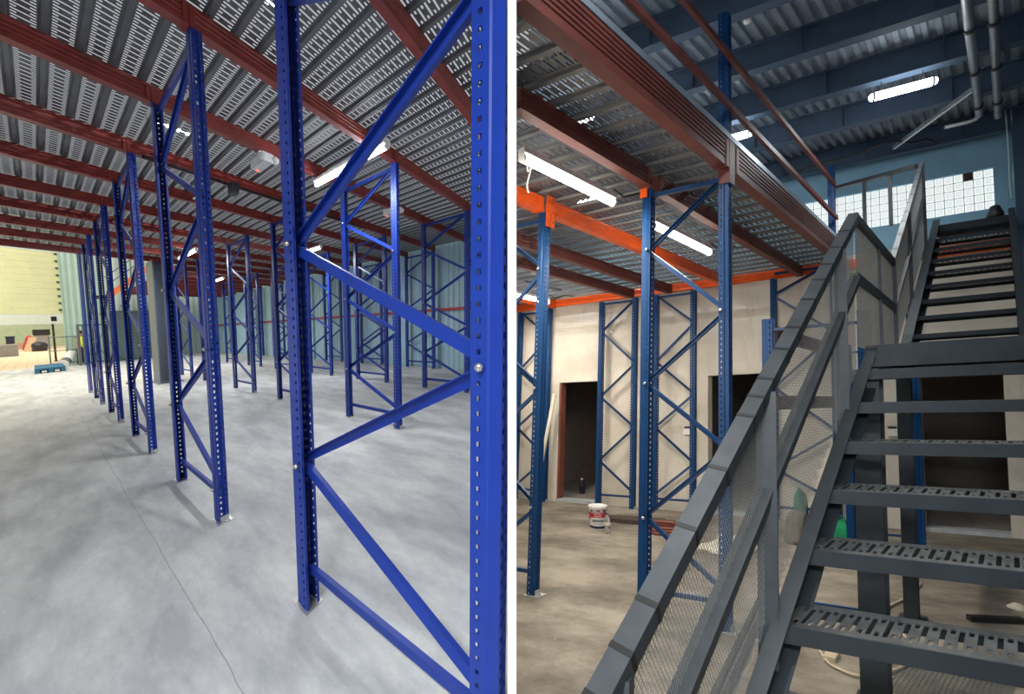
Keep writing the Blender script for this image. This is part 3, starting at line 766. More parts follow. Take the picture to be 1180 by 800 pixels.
mb = MB(); mb.box(RH, (WU + .012, GB[0] + 2 * du + .004, GB[2] + 4 * dz + .004), (WU + .03, GB[0] + 3 * du - .004, GB[3] - .004)); part(mb, 'vent_pane', 'wood', wn)

# right side: dark stanchion wall
mb = MB(); mb.box(RH, (-1.5, -1.35, 0), (8.6, -1.25, 6.0)); struct(mb.build('wall_side', 'roofbeam'))
t = thing('corner_column', 'navy steel column standing right of the stair head before the corner', 'column', RH.P(8.1, -.28, 0))
mb = MB(); mb.box(RH, (7.95, -.46, 0), (7.965, -.135, 5.14)); mb.box(RH, (8.15, -.46, 0), (8.165, -.135, 5.14)); mb.box(RH, (7.965, -.305, 0), (8.15, -.29, 5.14)); part(mb, 'column_body', 'roofbeam', t)
mb = MB(); mb.box(RH, (7.9, -.5, 0), (8.2, -.125, .015)); part(mb, 'base_plate', 'roofbeam', t)
# rear wall behind the viewer keeps the right hall dim
mb = MB()
pts = clip_poly(RH, [(-1.2, -.2, 0), (-1.2, 6, 0), (-1.2, 6, 6), (-1.2, -.2, 6)])
# roof: sheeting and navy beams across
mbs = MB(); RZ = 5.45
pts = []
q = -.6
mb = MB(); prof = []; v = -1.3
while v < 8:
    prof += [(v, 0), (v + .04, 0), (v + .055, .035), (v + .095, .035)]; v += .11
mb2 = MB()
for a in range(len(prof) - 1):
    (v0, h0), (v1, h1) = prof[a], prof[a + 1]
    s = max(-.6, (max(v0, v1) * .8888 + .03) / .74175)
    if s < 8.6: mb2.face([RH.P(s, v0, RZ + h0), RH.P(8.6, v0, RZ + h0), RH.P(8.6, v1, RZ + h1), RH.P(s, v1, RZ + h1)])
o = mb2.build('ceiling_roof', 'roofsheet', fix=False); sol = o.modifiers.new('t', 'SOLIDIFY'); sol.thickness = .004; struct(o)
for i, u in enumerate((8.27, 7.1, 6.22, 5.34, 4.46, 3.58, 2.7, 1.8, .9)):
    P = RH.P; w = .055
    seg = clip_seg(RH, P(u, -1.24, 5.15), P(u, 9, 5.15)); ve = (seg[1] - P(u, 0, 5.15)).dot(RH.V)
    t = thing('roof_beam', f'navy steel roof beam, {ORD[i]} from the glass block wall', 'beam', P(u, 1, 5.15), 'navy roof beams')
    mb = MB(); sec = [(-w, 5.15), (w, 5.15), (w, 5.165), (.008, 5.165), (.008, 5.43), (w, 5.43), (w, 5.445), (-w, 5.445), (-w, 5.43), (-.008, 5.43), (-.008, 5.165), (-w, 5.165)]
    mb.solid([[P(u + a, q, z) for a, z in sec] for q in (-1.24, ve)]); part(mb, 'beam_body', 'roofbeam', t)
    for q in (.35, 1.35, 2.35):
        if q > ve - .1: continue
        mb = MB(); mb.solid([[P(u + a, q + b_, z) for a, b_ in ((-w, -.005), (w, -.005), (w, .005), (-w, .005))] for z in (5.165, 5.43)]); part(mb, 'stiffener', 'roofbeam', t)
# roof lamps, hung on wires
M['tubeH'] = lamp_mat('batten_glow', (.93, .98, 1), 14)
def hung_lamp(a, b, label, watts):
    pa, pb = RH.P(*a), RH.P(*b); d = (pb - pa).normalized(); mid = (pa + pb) / 2
    t = thing('hanging_tube_lamp', label, 'lamp', mid, 'lamps hung from the navy roof')
    mb = MB(); mb.tube([pa, pa + d * .012, pa + d * .035, pb - d * .035, pb - d * .012, pb], [.012, .032, .04, .04, .032, .012], 14); part(mb, 'diffuser', 'tubeH', t)
    for p in (pa + d * .03, pb - d * .05):
        mb = MB(); mb.tube([p, p + d * .018], .0425, 14); part(mb, 'clip', 'pipe', t)
    for q in (.2, .8):
        p = pa + (pb - pa) * q + RH.T * .041
        mb = MB(); mb.tube([p, p + RH.T * (RZ - a[2] - .041)], .004, 6); part(mb, 'hanging_wire', 'dark', t)
    ld = bpy.data.lights.new('lamp_light', 'AREA'); ld.shape = 'RECTANGLE'; ld.size = (pb - pa).length; ld.size_y = .07; ld.energy = watts; ld.color = (.92, .97, 1)
    lo = bpy.data.objects.new('lamp_light', ld); COL.objects.link(lo); lo.location = -RH.T * .05; lo.parent = t
    side = d.cross(RH.T).normalized(); up = side.cross(d); lo.rotation_euler = Matrix((d, up.cross(d), up)).transposed().to_euler()
hung_lamp((6.22, .41, 5.0), (6.22, .98, 5.0), 'long tube lamp hung under the navy roof above the stair top', 16)
hung_lamp((6.3, 2.12, 5.0), (6.3, 2.7, 5.0), 'tube lamp under the navy roof half hidden by the tall upright', 18)
hung_lamp((1.3, .25, 4.9), (1.3, .95, 4.9), 'tube lamp under the navy roof above the foot of the stair', 45)  # lamp added above the view to brighten the stair
hung_lamp((4.9, 3.2, 4.95), (4.9, 3.8, 4.95), 'tube lamp under the navy roof above the deck, nearer one', 70)  # added lamp: lights the space above so the deck slots look bright
hung_lamp((7.0, 4.2, 4.95), (7.0, 4.8, 4.95), 'tube lamp under the navy roof above the deck, farther one', 70)  # second lamp added above the deck for bright slots
# galvanised pipes along the side wall
for i, (v, ue, lab) in enumerate(((.14, 7.45, 'left one, bent aside at its end'), (-.02, 7.6, 'right one, nearest the side wall'))):
    t = thing('roof_pipe', f'galvanised pipe under the roof, {lab}', 'pipe', RH.P(6, v, 5.08))
    mb = MB(); mb.tube([RH.P(.2, v, 5.08), RH.P(ue, v, 5.08)], .035, 12); part(mb, 'pipe_body', 'pipe', t)
    for u in (5.6, 6.4, 7.2):
        mb = MB(); mb.tube([RH.P(u - .025, v, 5.08), RH.P(u + .025, v, 5.08)], .043, 12); part(mb, 'collar', 'dark', t)
    if i == 0:
        mb = MB(); mb.tube([RH.P(ue, v, 5.08), RH.P(ue + .08, v + .03, 5.08), RH.P(ue + .12, v + .1, 5.08), RH.P(ue + .12, v + .32, 5.08)], .022, 10); part(mb, 'bent_branch', 'pipe', t)
mb = MB(); mb.bar(RH.P(7.95, 1.0, 5.13), RH.P(6.85, .17, 5.12), .05, .03, RH.T); tag(mb.build('roof_strut', 'pipe'), 'slanting galvanised strut below the navy roof beams', 'strut')
mb = MB(); mb.tube([RH.P(8.05, 2.3, 5.12), RH.P(7.9, 1.7, 5.12), RH.P(7.9, 1.35, 5.12), RH.P(7.75, 1.2, 5.12), RH.P(7.72, .95, 5.12), RH.P(7.9, .82, 5.12), RH.P(7.9, .65, 5.12), RH.P(8.1, .6, 5.14)], .016, 8)
tag(mb.build('roof_conduit', 'dark'), 'thin dark conduit bending along the last roof beam', 'conduit')
for i, dv in enumerate((0, .05)):
    mb = MB(); mb.tube([RH.P(8.2, -.14 + dv, 5.4), RH.P(8.2, -.15 + dv, 4.9), RH.P(8.25, -.13 + dv * .7, 4.5), RH.P(8.25, -.15 + dv, 4.25)], .008, 6)
    tag(mb.build('hanging_cable', 'mint'), ['pale green cable hanging in the corner of the blue wall, left strand', 'pale green cable hanging in the corner of the blue wall, right strand'][i], 'cable')

# mezzanine of the right hall: beams run down the hall, planks across
deck(RH, 'v', 2, 35, lambda c: (1.62, 8.5), 3.80, 'deckR', 'ceiling_deck')
V0 = 1.6
BM = [(1.60, -.3, 4.11, 3.62, 3.86, 'brownR', 'brown ridged edge beam of the deck, the length nearest the viewer', .045),
      (1.60, 4.26, 7.45, 3.62, 3.86, 'brownR', 'brown ridged edge beam of the deck, beyond the upright that pierces the rails', .045),
      (2.20, 1.6, 4.12, 3.62, 3.77, 'brownR', 'dark brown deck beam running up to the bracket beside the orange tab', .04),
      (2.20, 4.26, 8.38, 3.62, 3.77, 'brownR', 'dark brown deck beam behind the braced frame, reaching the back wall', .04),
      (3.22, 3.3, 4.12, 3.62, 3.77, 'orangeR', 'bright orange deck beam left of the lone blue upright', .04),
      (3.22, 4.26, 8.38, 3.62, 3.77, 'orangeR', 'bright orange deck beam from the lone upright to the back wall', .04),
      (4.07, 4.4, 8.38, 3.62, 3.77, 'brownR', 'dark brown deck beam next beyond the orange beam', .04),
      (4.70, 4.6, 8.38, 3.62, 3.77, 'brownR', 'dark brown deck beam second beyond the orange beam', .04),
      (6.17, 6.5, 8.38, 3.62, 3.77, 'orangeR', 'short orange deck beam at the far left corner by the plaster wall', .04)]
for (v, s, e, z0, z1, m_, lab, w) in BM:
    deck_beam(RH, 'u', v, s, e, z0, z1, m_, lab, w, group=None, ends=(4.11, 4.26) if v > 1.7 or True else None)
deck_beam(RH, 'v', 8.405, -.1, 7.3, 3.645, 3.775, 'orangeR', 'orange edge beam lying along the top of the plaster wall', .03, name='wall_beam', ridge=True, ends=())
mb = MB()
mb.solid([[RH.P(q, V0 + a, z) for a, z in ((-.05, 3.865), (.0, 3.865), (.0, 3.869), (-.046, 3.869), (-.046, 3.912), (-.05, 3.912))] for q in (1.95, 7.45)])
tag(mb.build('deck_edge_trim', 'trimzinc'), 'galvanised angle trim along the upper edge of the brown edge beam', 'trim')
tag(mb_ := None, '', '') if False else None
# uprights and frames
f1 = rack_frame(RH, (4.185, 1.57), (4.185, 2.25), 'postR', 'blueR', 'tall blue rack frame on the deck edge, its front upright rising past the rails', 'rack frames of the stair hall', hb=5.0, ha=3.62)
# orange tab on the frame
mb = MB(); mb.box(RH, (4.128, 2.20, 3.53), (4.136, 2.258, 3.615)); part(mb, 'orange_bracket', 'orangeR', f1)
mb = MB(); mb.box(RH, (4.135, 1.553, 3.50), (4.235, 1.562, 3.86)); part(mb, 'brown_bracket', 'brownR', f1)
mb = MB(); mb.box(RH, (4.134, 1.562, 3.50), (4.142, 1.635, 3.86)); part(mb, 'brown_bracket', 'brownR', f1)
f2 = rack_frame(RH, (4.185, 3.85), (4.185, 3.17), 'postR', 'blueR', 'bright blue upright left of centre, carrying the orange beam', 'rack frames of the stair hall', ha=3.62, only='a')
for u_ in (4.132, 4.192):
    mb = MB(); mb.box(RH, (u_, 3.145, 3.47), (u_ + .05, 3.155, 3.78)); part(mb, 'orange_bracket', 'orangeR', f2)
    for z_ in (3.52, 3.62, 3.72):
        mb = MB(); mb.lathe(RH.P(u_ + .025, 3.145, z_), [(.001, 0), (.008, 0), (.008, .003), (.001, .003)], 8, -RH.V); part(mb, 'rivet', 'dark', f2)
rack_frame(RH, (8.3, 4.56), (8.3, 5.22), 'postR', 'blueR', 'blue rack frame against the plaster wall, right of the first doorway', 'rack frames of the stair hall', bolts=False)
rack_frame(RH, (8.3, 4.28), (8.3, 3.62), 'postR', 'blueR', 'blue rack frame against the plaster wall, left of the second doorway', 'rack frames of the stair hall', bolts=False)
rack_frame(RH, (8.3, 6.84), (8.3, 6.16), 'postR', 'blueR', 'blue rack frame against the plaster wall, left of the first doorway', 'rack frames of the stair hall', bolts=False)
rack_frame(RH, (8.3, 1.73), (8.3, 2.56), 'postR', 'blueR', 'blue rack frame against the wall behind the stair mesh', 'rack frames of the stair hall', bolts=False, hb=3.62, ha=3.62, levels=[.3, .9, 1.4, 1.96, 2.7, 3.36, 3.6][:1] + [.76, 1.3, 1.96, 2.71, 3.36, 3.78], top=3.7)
rack_frame(RH, (8.3, .98), (8.3, .98 - .001), 'postR', 'blueR', '', None) if False else None
t = thing('rack_upright', 'blue upright against the wall beside the third doorway', 'rack upright', RH.P(8.3, .93, 0)); add_post(RH, (0, 1), (1, 0), (8.3, .90), 3.6, 'postR', t)
# low rack behind the stair mesh
def low_frame(u, label):
    t = thing('low_rack_frame', label, 'rack frame', RH.P(u, 1.3, 0), 'low rack frames under the stair')
    add_post(RH, (0, -1), (1, 0), (u, 1.335), 2.35, 'postR', t); add_post(RH, (0, 1), (1, 0), (u, .68), 2.35, 'postR', t)
    for z in (.3, 2.27): add_brace(RH, RH.P(u, 1.3, z), RH.P(u, .74, z), 'blueR', t, 'crossbar', .03, .02, RH.U)
    return t
low_frame(4.16, 'short blue rack frame behind the stair mesh, nearer the viewer')
low_frame(6.6, 'short blue rack frame behind the stair mesh, nearer the wall')
for z, lab in ((2.2, 'upper brown beam of the low rack behind the stair mesh'), (1.66, 'lower brown beam of the low rack behind the stair mesh')):
    deck_beam(RH, 'u', 1.30, 4.25, 6.52, z, z + .11, 'brownR', lab, .02, name='rack_beam', ends=(4.25, 6.52))
# guard rails of the deck
for z, u0, lab in ((4.12, 7.41, 'lower brown guard rail above the deck edge'), (4.55, 7.32, 'upper brown guard rail above the deck edge')):
    t = thing('guard_rail', lab, 'rail', RH.P(4, V0 - .06, z))
    mb = MB(); mb.bar(RH.P(1.93, V0 - .065, z), RH.P(u0, V0 - .065, z), .03, .05, RH.V); part(mb, 'rail_tube', 'brownR', t)
    mb = MB(); mb.bar(RH.P(u0, V0 - .065, z), RH.P(u0 + .02, V0 - .065, z), .034, .054, RH.V); part(mb, 'end_cap', 'red', t)
t = thing('rack_upright', 'tall blue upright at the far end of the deck edge, where the guard rails stop', 'rack upright', RH.P(7.5, 1.585, 0)); add_post(RH, (0, 1), (1, 0), (7.5, 1.565), 4.86, 'postR', t)
# tube lamps under the right deck
warm = (1, .90, .74)
for i, (u0, u1, v, lab) in enumerate(((2.94, 4.06, 2.45, 'long lit tube lamp under the deck beside the orange beam, nearest'), (4.78, 6.05, 2.485, 'lit tube lamp under the deck behind the braced blue frame'), (6.64, 7.4, 5.55, 'small lit tube lamp under the deck at the far left'), (6.0, 7.2, 4.4, 'lit tube lamp under the deck hidden behind the far dark beam'))):
    if i == 3: continue
    t = tube_lamp(RH, (u0, v, 3.51), (u1, v, 3.51), lab, (54, 54, 40)[i], 'tube lamps of the stair hall', w=.07, col=warm)
    mb = MB(); mb.bar(RH.P(u0 + .05, v - .1, 3.73), RH.P(u1 + .15, v - .1, 3.73), .05, .03, RH.V); part(mb, 'cable_tray', 'greyp', t)
    mb = MB(); mb.tube([RH.P(u1, v, 3.64), RH.P(u1 + .12, v - .02, 3.6), RH.P(u1 + .25, v - .1, 3.66), RH.P(u1 + .5, v - .1, 3.68)], .008, 6); part(mb, 'supply_cable', 'dark', t)

# ------------------------------------------------------------------ the stair
ST = thing('steel_staircase', 'charcoal steel staircase with slotted treads, landing and mesh balustrade', 'staircase', RH.P(3, .3, 0))
VL, VR = .60, -.11
def tread_mesh():
    """Slotted tread plate as plan coordinates (across 0..1 m-ish, depth 0.. .25): polygons with real holes."""
    cu = bpy.data.curves.new('tread_curve', 'CURVE'); cu.dimensions = '2D'; cu.fill_mode = 'BOTH'; cu.extrude = .003
    def spl(pts):
        s_ = cu.splines.new('POLY'); s_.points.add(len(pts) - 1)
        for i, p in enumerate(pts): s_.points[i].co = (p[0], p[1], 0, 1)
        s_.use_cyclic_u = True
    Wd, Dp = VL - VR, .25
    spl([(0, 0), (Wd, 0), (Wd, Dp), (0, Dp)])
    def slot(c, y0, y1, hw):
        n = 5; pts = [(c + hw * math.cos(math.pi + math.pi * k / n), y0 + hw * 1.6 + hw * 1.6 * math.sin(math.pi + math.pi * k / n)) for k in range(n + 1)]
        pts += [(c + hw * math.cos(math.pi * k / n), y1 - hw * 1.6 + hw * 1.6 * math.sin(math.pi * k / n)) for k in range(n + 1)]
        spl(pts)
    x = .03
    while x < Wd - .02:
        slot(x, .165, .215, .0068); slot(x, .035, .085, .0068)
        if x + .0225 < Wd - .015: slot(x + .0225, .04, .21, .0072)
        x += .045
    o = bpy.data.objects.new('tmp', cu); COL.objects.link(o)
    dg = bpy.context.evaluated_depsgraph_get(); me = bpy.data.meshes.new_from_object(o.evaluated_get(dg))
    bpy.data.objects.remove(o); bpy.data.curves.remove(cu)
    return [v.co.copy() for v in me.vertices], [tuple(p.vertices) for p in me.polygons]
TV, TF = tread_mesh()
def tread(u, z, parent, m='tread', dm='stair', depth=.25, nose=.055):
    mb = MB(); mb.v = [RH.P(u + p.y * depth / .25, VL - p.x, z + p.z) for p in TV]; mb.f = list(TF); mb.uv = [[(0, 0)] * len(f) for f in TF]; mb.smooth = [False] * len(TF)
    tr = part(mb, 'tread', m, parent)
    mb = MB(); mb.box(RH, (u - .006, VR, z - nose), (u, VL, z + .002)); part(mb, 'nosing', dm, tr)
    mb = MB(); mb.box(RH, (u + depth, VR, z - nose + .005), (u + depth + .005, VL, z + .0)); part(mb, 'back_lip', dm, tr)
    for v in (VL - .004, VR + .0):
        mb = MB(); mb.box(RH, (u + .0, v, z - nose + .005), (u + depth, v + .004, z - .004)); part(mb, 'side_lip', dm, tr)
for k in range(-4, 6): tread(2.0 + .295 * k, .94 + .19 * k, ST)
def stringer(pts_hi, pts_lo, v0, inward, parent, m='stair'):
    """Channel stringer from a polygon outline in (u, z)."""
    mb = MB(); poly = pts_hi + pts_lo[::-1]
    mb.solid([[RH.P(u, v, z) for u, z in poly] for v in (v0, v0 + .008)])
    hi = pts_hi; lo = pts_lo
    for line, s_ in ((hi, -1), (lo, 1)):
        for a, b_ in zip(line[:-1], line[1:]):
            q = [(a[0], a[1]), (b_[0], b_[1]), (b_[0], b_[1] + .008 * s_), (a[0], a[1] + .008 * s_)]
            mb.solid([[RH.P(u, v, z) for u, z in q] for v in (v0, v0 + inward)])
    part(mb, 'stringer', m, parent)
S1 = .19 / .295
def l1(u, d): return .94 + S1 * (u - 2.0) + d
low_hi = [(.72, l1(.72, .06)), (3.62, l1(3.62, .06))]; low_lo = [(.72, l1(.72, -.14)), (3.62, l1(3.62, -.14))]
for v0, inn in ((VL + .004, -.045), (VR - .012, .045)): stringer(low_hi, low_lo, v0, inn, ST)
# landing
mb = MB(); mb.box(RH, (3.64, VR, 2.035), (5.3, VL, 2.05)); la = part(mb, 'landing_plate', 'tread', ST)
mb = MB(); mb.box(RH, (3.60, VR - .01, 1.915), (3.64, VL + .02, 2.045)); part(mb, 'front_channel', 'stair', la)
for v in (VL + .004, VR - .012):
    mb = MB(); mb.box(RH, (3.64, v, 1.90), (5.3, v + .012, 2.045)); part(mb, 'side_channel', 'stair', la)
mb = MB(); mb.box(RH, (5.26, VR, 1.90), (5.3, VL, 2.03)); part(mb, 'rear_channel', 'stair', la)
# upper flight
S2 = .195 / .31
def l2(u, d): return 2.26 + S2 * (u - 5.17) + d
for k in range(0, 9): tread(5.17 + .31 * k, 2.26 + .195 * k, ST, 'tread', 'stair', .26, .034)
up_hi = [(4.8, 2.10), (5.0, l2(5.0, .10)), (7.74, l2(7.74, .10))]; up_lo = [(4.8, 1.92), (5.0, l2(5.0, -.17)), (7.74, l2(7.74, -.17))]
for v0, inn in ((VL + .004, -.06), (VR - .012, .06)): stringer(up_hi, up_lo, v0, inn, ST)
mb = MB(); mb.box(RH, (7.76, VR, 3.86), (8.3, VL, 3.9)); part(mb, 'top_plate', 'stair', ST)
mb = MB(); mb.box(RH, (7.745, VR - .01, 3.76), (7.76, VL + .02, 3.9)); part(mb, 'top_channel', 'stair', ST)
# columns under the landing
for (u, v, w, d) in ((3.52, .645, .10, .12), (4.98, .645, .07, .10)):
    mb = MB(); mb.box(RH, (u, v - w, .012), (u + .012, v + w * .25, 1.90)); mb.box(RH, (u + d, v - w, .012), (u + d + .012, v + w * .25, 1.90)); mb.box(RH, (u + .012, v - w * .45, .012), (u + d, v - w * .35, 1.90))
    c_ = part(mb, 'support_column', 'stair', ST)
    mb = MB(); mb.box(RH, (u - .04, v - w - .04, 0), (u + d + .05, v + w * .25 + .04, .012)); part(mb, 'base_plate', 'stair', c_)
# balustrade: box handrails with taped joints, mid rails, posts, wire mesh
SR = .707
VB = VL + .03
def hr(u, d=0): return 2.84 + SR * (u - 3.43) + d
def rail(pts, w, h, name, m='rail'):
    mb = MB()
    for a, b_ in zip(pts[:-1], pts[1:]):
        pa, pb = RH.P(*a), RH.P(*b_); d = (pb - pa).normalized(); mb.bar(pa - d * .012, pb + d * .012, w, h, RH.V)
    return part(mb, name, m, ST)
hand = rail([(.62, VB, hr(.62, -.045)), (3.43, VB, hr(3.43, -.045))], .052, .06, 'handrail')
for u in (.82, .92, 1.02, 1.11, 1.21, 1.4, 1.59, 1.80, 1.89, 1.98, 2.15, 2.29, 2.50, 2.67, 2.82, 3.0, 3.2):
    a, b_ = RH.P(u - .006, VB, hr(u - .006, -.045)), RH.P(u + .006, VB, hr(u + .006, -.045))
    mb = MB(); mb.bar(a, b_, .0545, .0625, RH.V); part(mb, 'joint_tape', 'black', hand)
rail([(.9, VB, hr(.9, -.42)), (3.43, VB, hr(3.43, -.42))], .05, .055, 'mid_rail')
rail([(3.43, VB, 2.80), (4.72, VB, 2.80)], .045, .05, 'handrail')
rail([(3.43, VB, 2.44), (4.72, VB, 2.44)], .04, .045, 'mid_rail')
SU = .735
def hu(u, d=0): return 2.83 + SU * (u - 4.72) + d
h2 = rail([(4.72, VB, hu(4.72, -.03)), (6.92, VB, hu(6.92, -.03))], .036, .045, 'handrail')
for u in (4.9, 5.15, 5.4, 5.6, 5.8, 6.0, 6.2, 6.4, 6.6, 6.75):
    mb = MB(); mb.bar(RH.P(u - .01, VB, hu(u - .01, -.03)), RH.P(u + .01, VB, hu(u + .01, -.03)), .0385, .0475, RH.V); part(mb, 'joint_tape', 'black', h2)
rail([(4.72, VB, hu(4.72, -.42)), (6.92, VB, hu(6.92, -.42))], .04, .045, 'mid_rail')
for u, z0, z1, w in ((1.1, l1(1.1, -.1), hr(1.1, -.07), .05), (1.98, l1(1.98, -.12), hr(1.98, -.07), .06), (3.07, l1(3.07, -.12), hr(3.07, -.07), .055), (4.15, 2.03, 2.80, .03), (4.74, 2.03, 2.83, .04), (5.65, l2(5.65, -.05), hu(5.65, -.05), .045), (6.92, l2(6.92, -.05), hu(6.92, -.02), .045)):
    mb = MB(); mb.bar(RH.P(u, VB, z0), RH.P(u, VB, z1), w, w, RH.V); part(mb, 'baluster_post', 'rail', ST)
def mesh_panel(lo, hi, u0, u1, pitch, name, r=.0014):
    """Woven wire panel between two lines lo(u), hi(u) in the balustrade plane."""
    mb = MB(); vv = VB - .002
    def clipline(c, sgn):
        pts = []; n = 60
        # z = sgn * k * (u - c): steep diagonals of the diamond mesh
        k = 1.5; seg = None
        zmin, zmax = min(lo(u0), lo(u1)), max(hi(u0), hi(u1))
        prev = None
        for i in range(n + 1):
            z = zmin + (zmax - zmin) * i / n; u = c + sgn * (z - zmin) / k
            ok = u0 <= u <= u1 and lo(u) <= z <= hi(u)
            if ok:
                if seg is None: seg = [(u, z), (u, z)]
                seg[1] = (u, z)
        return seg
    zr = max(hi(u0), hi(u1)) - min(lo(u0), lo(u1))
    for sgn, off in ((1, 0), (-1, .003)):
        c = u0 - zr / 1.5 if sgn == 1 else u0
        e = u1 if sgn == 1 else u1 + zr / 1.5
        while c < e:
            sg = clipline(c, sgn); c += pitch
            if sg and abs(sg[1][1] - sg[0][1]) > .01:
                mb.bar(RH.P(sg[0][0], vv + off, sg[0][1]), RH.P(sg[1][0], vv + off, sg[1][1]), r * 2, r * 2, RH.V)
    return part(mb, name, 'wire', ST)
mesh_panel(lambda u: l1(u, .03), lambda u: hr(u, -.07), .95, 3.43, .0155, 'mesh_panel', .0006)
mesh_panel(lambda u: 2.03, lambda u: 2.79, 3.46, 4.72, .016, 'mesh_panel', .0009)
mesh_panel(lambda u: l2(u, .08), lambda u: hu(u, -.05), 4.78, 6.9, .018, 'mesh_panel', .001)
# guard rail at the stair head
t = thing('stair_head_railing', 'charcoal railing at the stair head before the glass blocks', 'railing', RH.P(7.3, 1.0, 3.9))
A, B_ = (6.95, VB, hu(6.92, -.03)), (8.22, 1.70, 4.83)
def lerp(f): return tuple(A[i] + (B_[i] - A[i]) * f for i in range(3))
mb = MB(); mb.bar(RH.P(*lerp(.05)), RH.P(*B_), .05, .045, RH.U); part(mb, 'top_rail', 'rail', t)
for f in (.32, .62):
    p = lerp(f); mb = MB(); mb.bar(RH.P(p[0], p[1], 3.88), RH.P(*p), .035, .035, RH.U); part(mb, 'baluster', 'rail', t)

# ------------------------------------------------------------------ loose things on the right floor
def bucket():
    c = RH.P(6.85, 4.27, 0); r, h = .125, .30
    t = thing('paint_bucket', 'white paint bucket with red band standing on the dusty floor', 'bucket', c)
    k = .93
    mb = MB(); mb.lathe(c, [(.001, 0), (r * k, 0), (r * k, .004), (r, h - .02), (r + .006, h - .018), (r + .006, h), (r - .002, h + .004)], 40, RH.N); part(mb, 'bucket_body', 'white', t)
    mb = MB(); mb.lathe(c, [(r - .002, h + .003), (r + .009, h + .003), (r + .009, h + .016), (r - .012, h + .017), (r - .014, h + .010), (.001, h + .010)], 40, RH.N); part(mb, 'lid', 'white', t)
    def band(z0, z1, a0, a1, m, name, dr=.0018, top=None):
        mb = MB(); x = RH.N.cross(Vector((0, 1, 0))).normalized(); x = -x; y = RH.N.cross(x)
        face = (CAM - c); face = (face - RH.N * face.dot(RH.N)).normalized(); right = RH.N.cross(face)
        def pt(a, z): 
            rr = r * (k + (1 - k) * (z / h)) + dr
            return c + (face * math.cos(a) + right * math.sin(a)) * rr + RH.N * z
        n = max(10, int(abs(a1 - a0) * 16))
        for i in range(n):
            q0, q1 = a0 + (a1 - a0) * i / n, a0 + (a1 - a0) * (i + 1) / n
            zt0 = zb0 = 0
            lo0 = z0 if top is None else z0 + top(i / n); lo1 = z0 if top is None else z0 + top((i + 1) / n)
            mb.face([pt(q0, lo0), pt(q1, lo1), pt(q1, z1), pt(q0, z1)])
        return part(mb, name, m, t)
    band(.012, .05, -3.1, 3.1, 'navy', 'base_band'); band(.165, .232, -1.5, 1.5, 'red', 'red_label', top=lambda f: -.055 * max(0, 1 - f * 5))
    band(.105, .135, -.7, .75, 'greyp', 'grey_print', .0026); band(.076, .084, -.5, .6, 'greyp', 'grey_print', .0026)
    for a, m in ((-.75, 'navy'), (.05, 'red'), (.75, 'navy')): band(.247, .270, a - .14, a + .14, m, 'round_mark', .0026)
    # white lettering on the red band
    face = (CAM - c); face = (face - RH.N * face.dot(RH.N)).normalized(); right = RH.N.cross(face)
    for txt, z, size in (('NATIONAL', .207, .024), ('PAINTS', .174, .030)):
        cu = bpy.data.curves.new('lettering', 'FONT'); cu.body = txt; cu.size = size; cu.align_x = 'CENTER'; cu.extrude = .0004
        o = bpy.data.objects.new('tmp', cu); COL.objects.link(o)
        me = bpy.data.meshes.new_from_object(o.evaluated_get(bpy.context.evaluated_depsgraph_get())); bpy.data.objects.remove(o)
        mb = MB(); rr = r * .975 + .0036
        mb.v = [c + (face * math.cos(v.co.x / rr) + right * math.sin(v.co.x / rr)) * (rr + v.co.z) + RH.N * (z + v.co.y) for v in me.vertices]
        mb.f = [tuple(p.vertices) for p in me.polygons]; mb.uv = [[(0, 0)] * len(f) for f in mb.f]; mb.smooth = [False] * len(mb.f)
        part(mb, 'lettering', 'white', t)
    mb = MB(); mb.tube([c + (face * math.cos(a) * .4 + right * math.sin(a)) * (r + .006) + RH.N * (h - .03 - .07 * math.cos(a) * (abs(a) < 1.6)) for a in [-1.57 + 3.14 * i / 12 for i in range(13)]], .003, 6); part(mb, 'wire_handle', 'zinc', t)
bucket()
c = RH.P(6.6, 3.98, 0)
t = thing('water_bottle', 'clear plastic water bottle with blue cap beside the paint bucket', 'bottle', c)
mb = MB(); mb.lathe(c, [(.001, .004), (.034, 0), (.038, .012), (.036, .05), (.039, .06), (.036, .09), (.039, .12), (.036, .15), (.038, .18), (.030, .215), (.014, .24), (.013, .252), (.001, .252)], 20, RH.N); part(mb, 'bottle_body', 'clear', t)
mb = MB(); mb.lathe(c, [(.001, .25), (.017, .25), (.017, .268), (.001, .269)], 16, RH.N); part(mb, 'cap', 'bluecap', t)
mb = MB(); mb.lathe(c, [(.0385, .10), (.0398, .10), (.0398, .14), (.0385, .14)], 20, RH.N); part(mb, 'label_sleeve', 'cloth', t)
# timber lengths lying along the wall foot
for i, (v0, v1, u) in enumerate(((3.5, 4.5, 7.42), (3.45, 4.35, 7.30), (3.7, 4.4, 7.54))):
    mb = MB(); mb.bar(RH.P(u, v0, .035 if i < 2 else .03), RH.P(u - .03, v1, .035 if i < 2 else .03), .09, .06 if i < 2 else .05, RH.U)
    tag(mb.build('timber_batten', 'wood'), ['dark timber batten lying by the wall foot, middle of three', 'dark timber batten lying by the wall foot, nearest of three', 'dark timber batten lying by the wall foot, closest to the wall'][i], 'batten')
# coiled hose
t = thing('coiled_hose', 'rust red hose coiled on the floor before the battens', 'hose', RH.P(7.0, 3.45, 0))
for k in range(3):
    mb = MB(); mb.tube([RH.P(6.98, 3.44, .022 + k * .035) + (RH.V * math.cos(a) * (.25 - .012 * k) + RH.N.cross(RH.V) * math.sin(a) * (.20 - .01 * k)) for a in [2 * math.pi * i / 28 for i in range(29)]], .02, 8); part(mb, 'coil', 'hose', t)
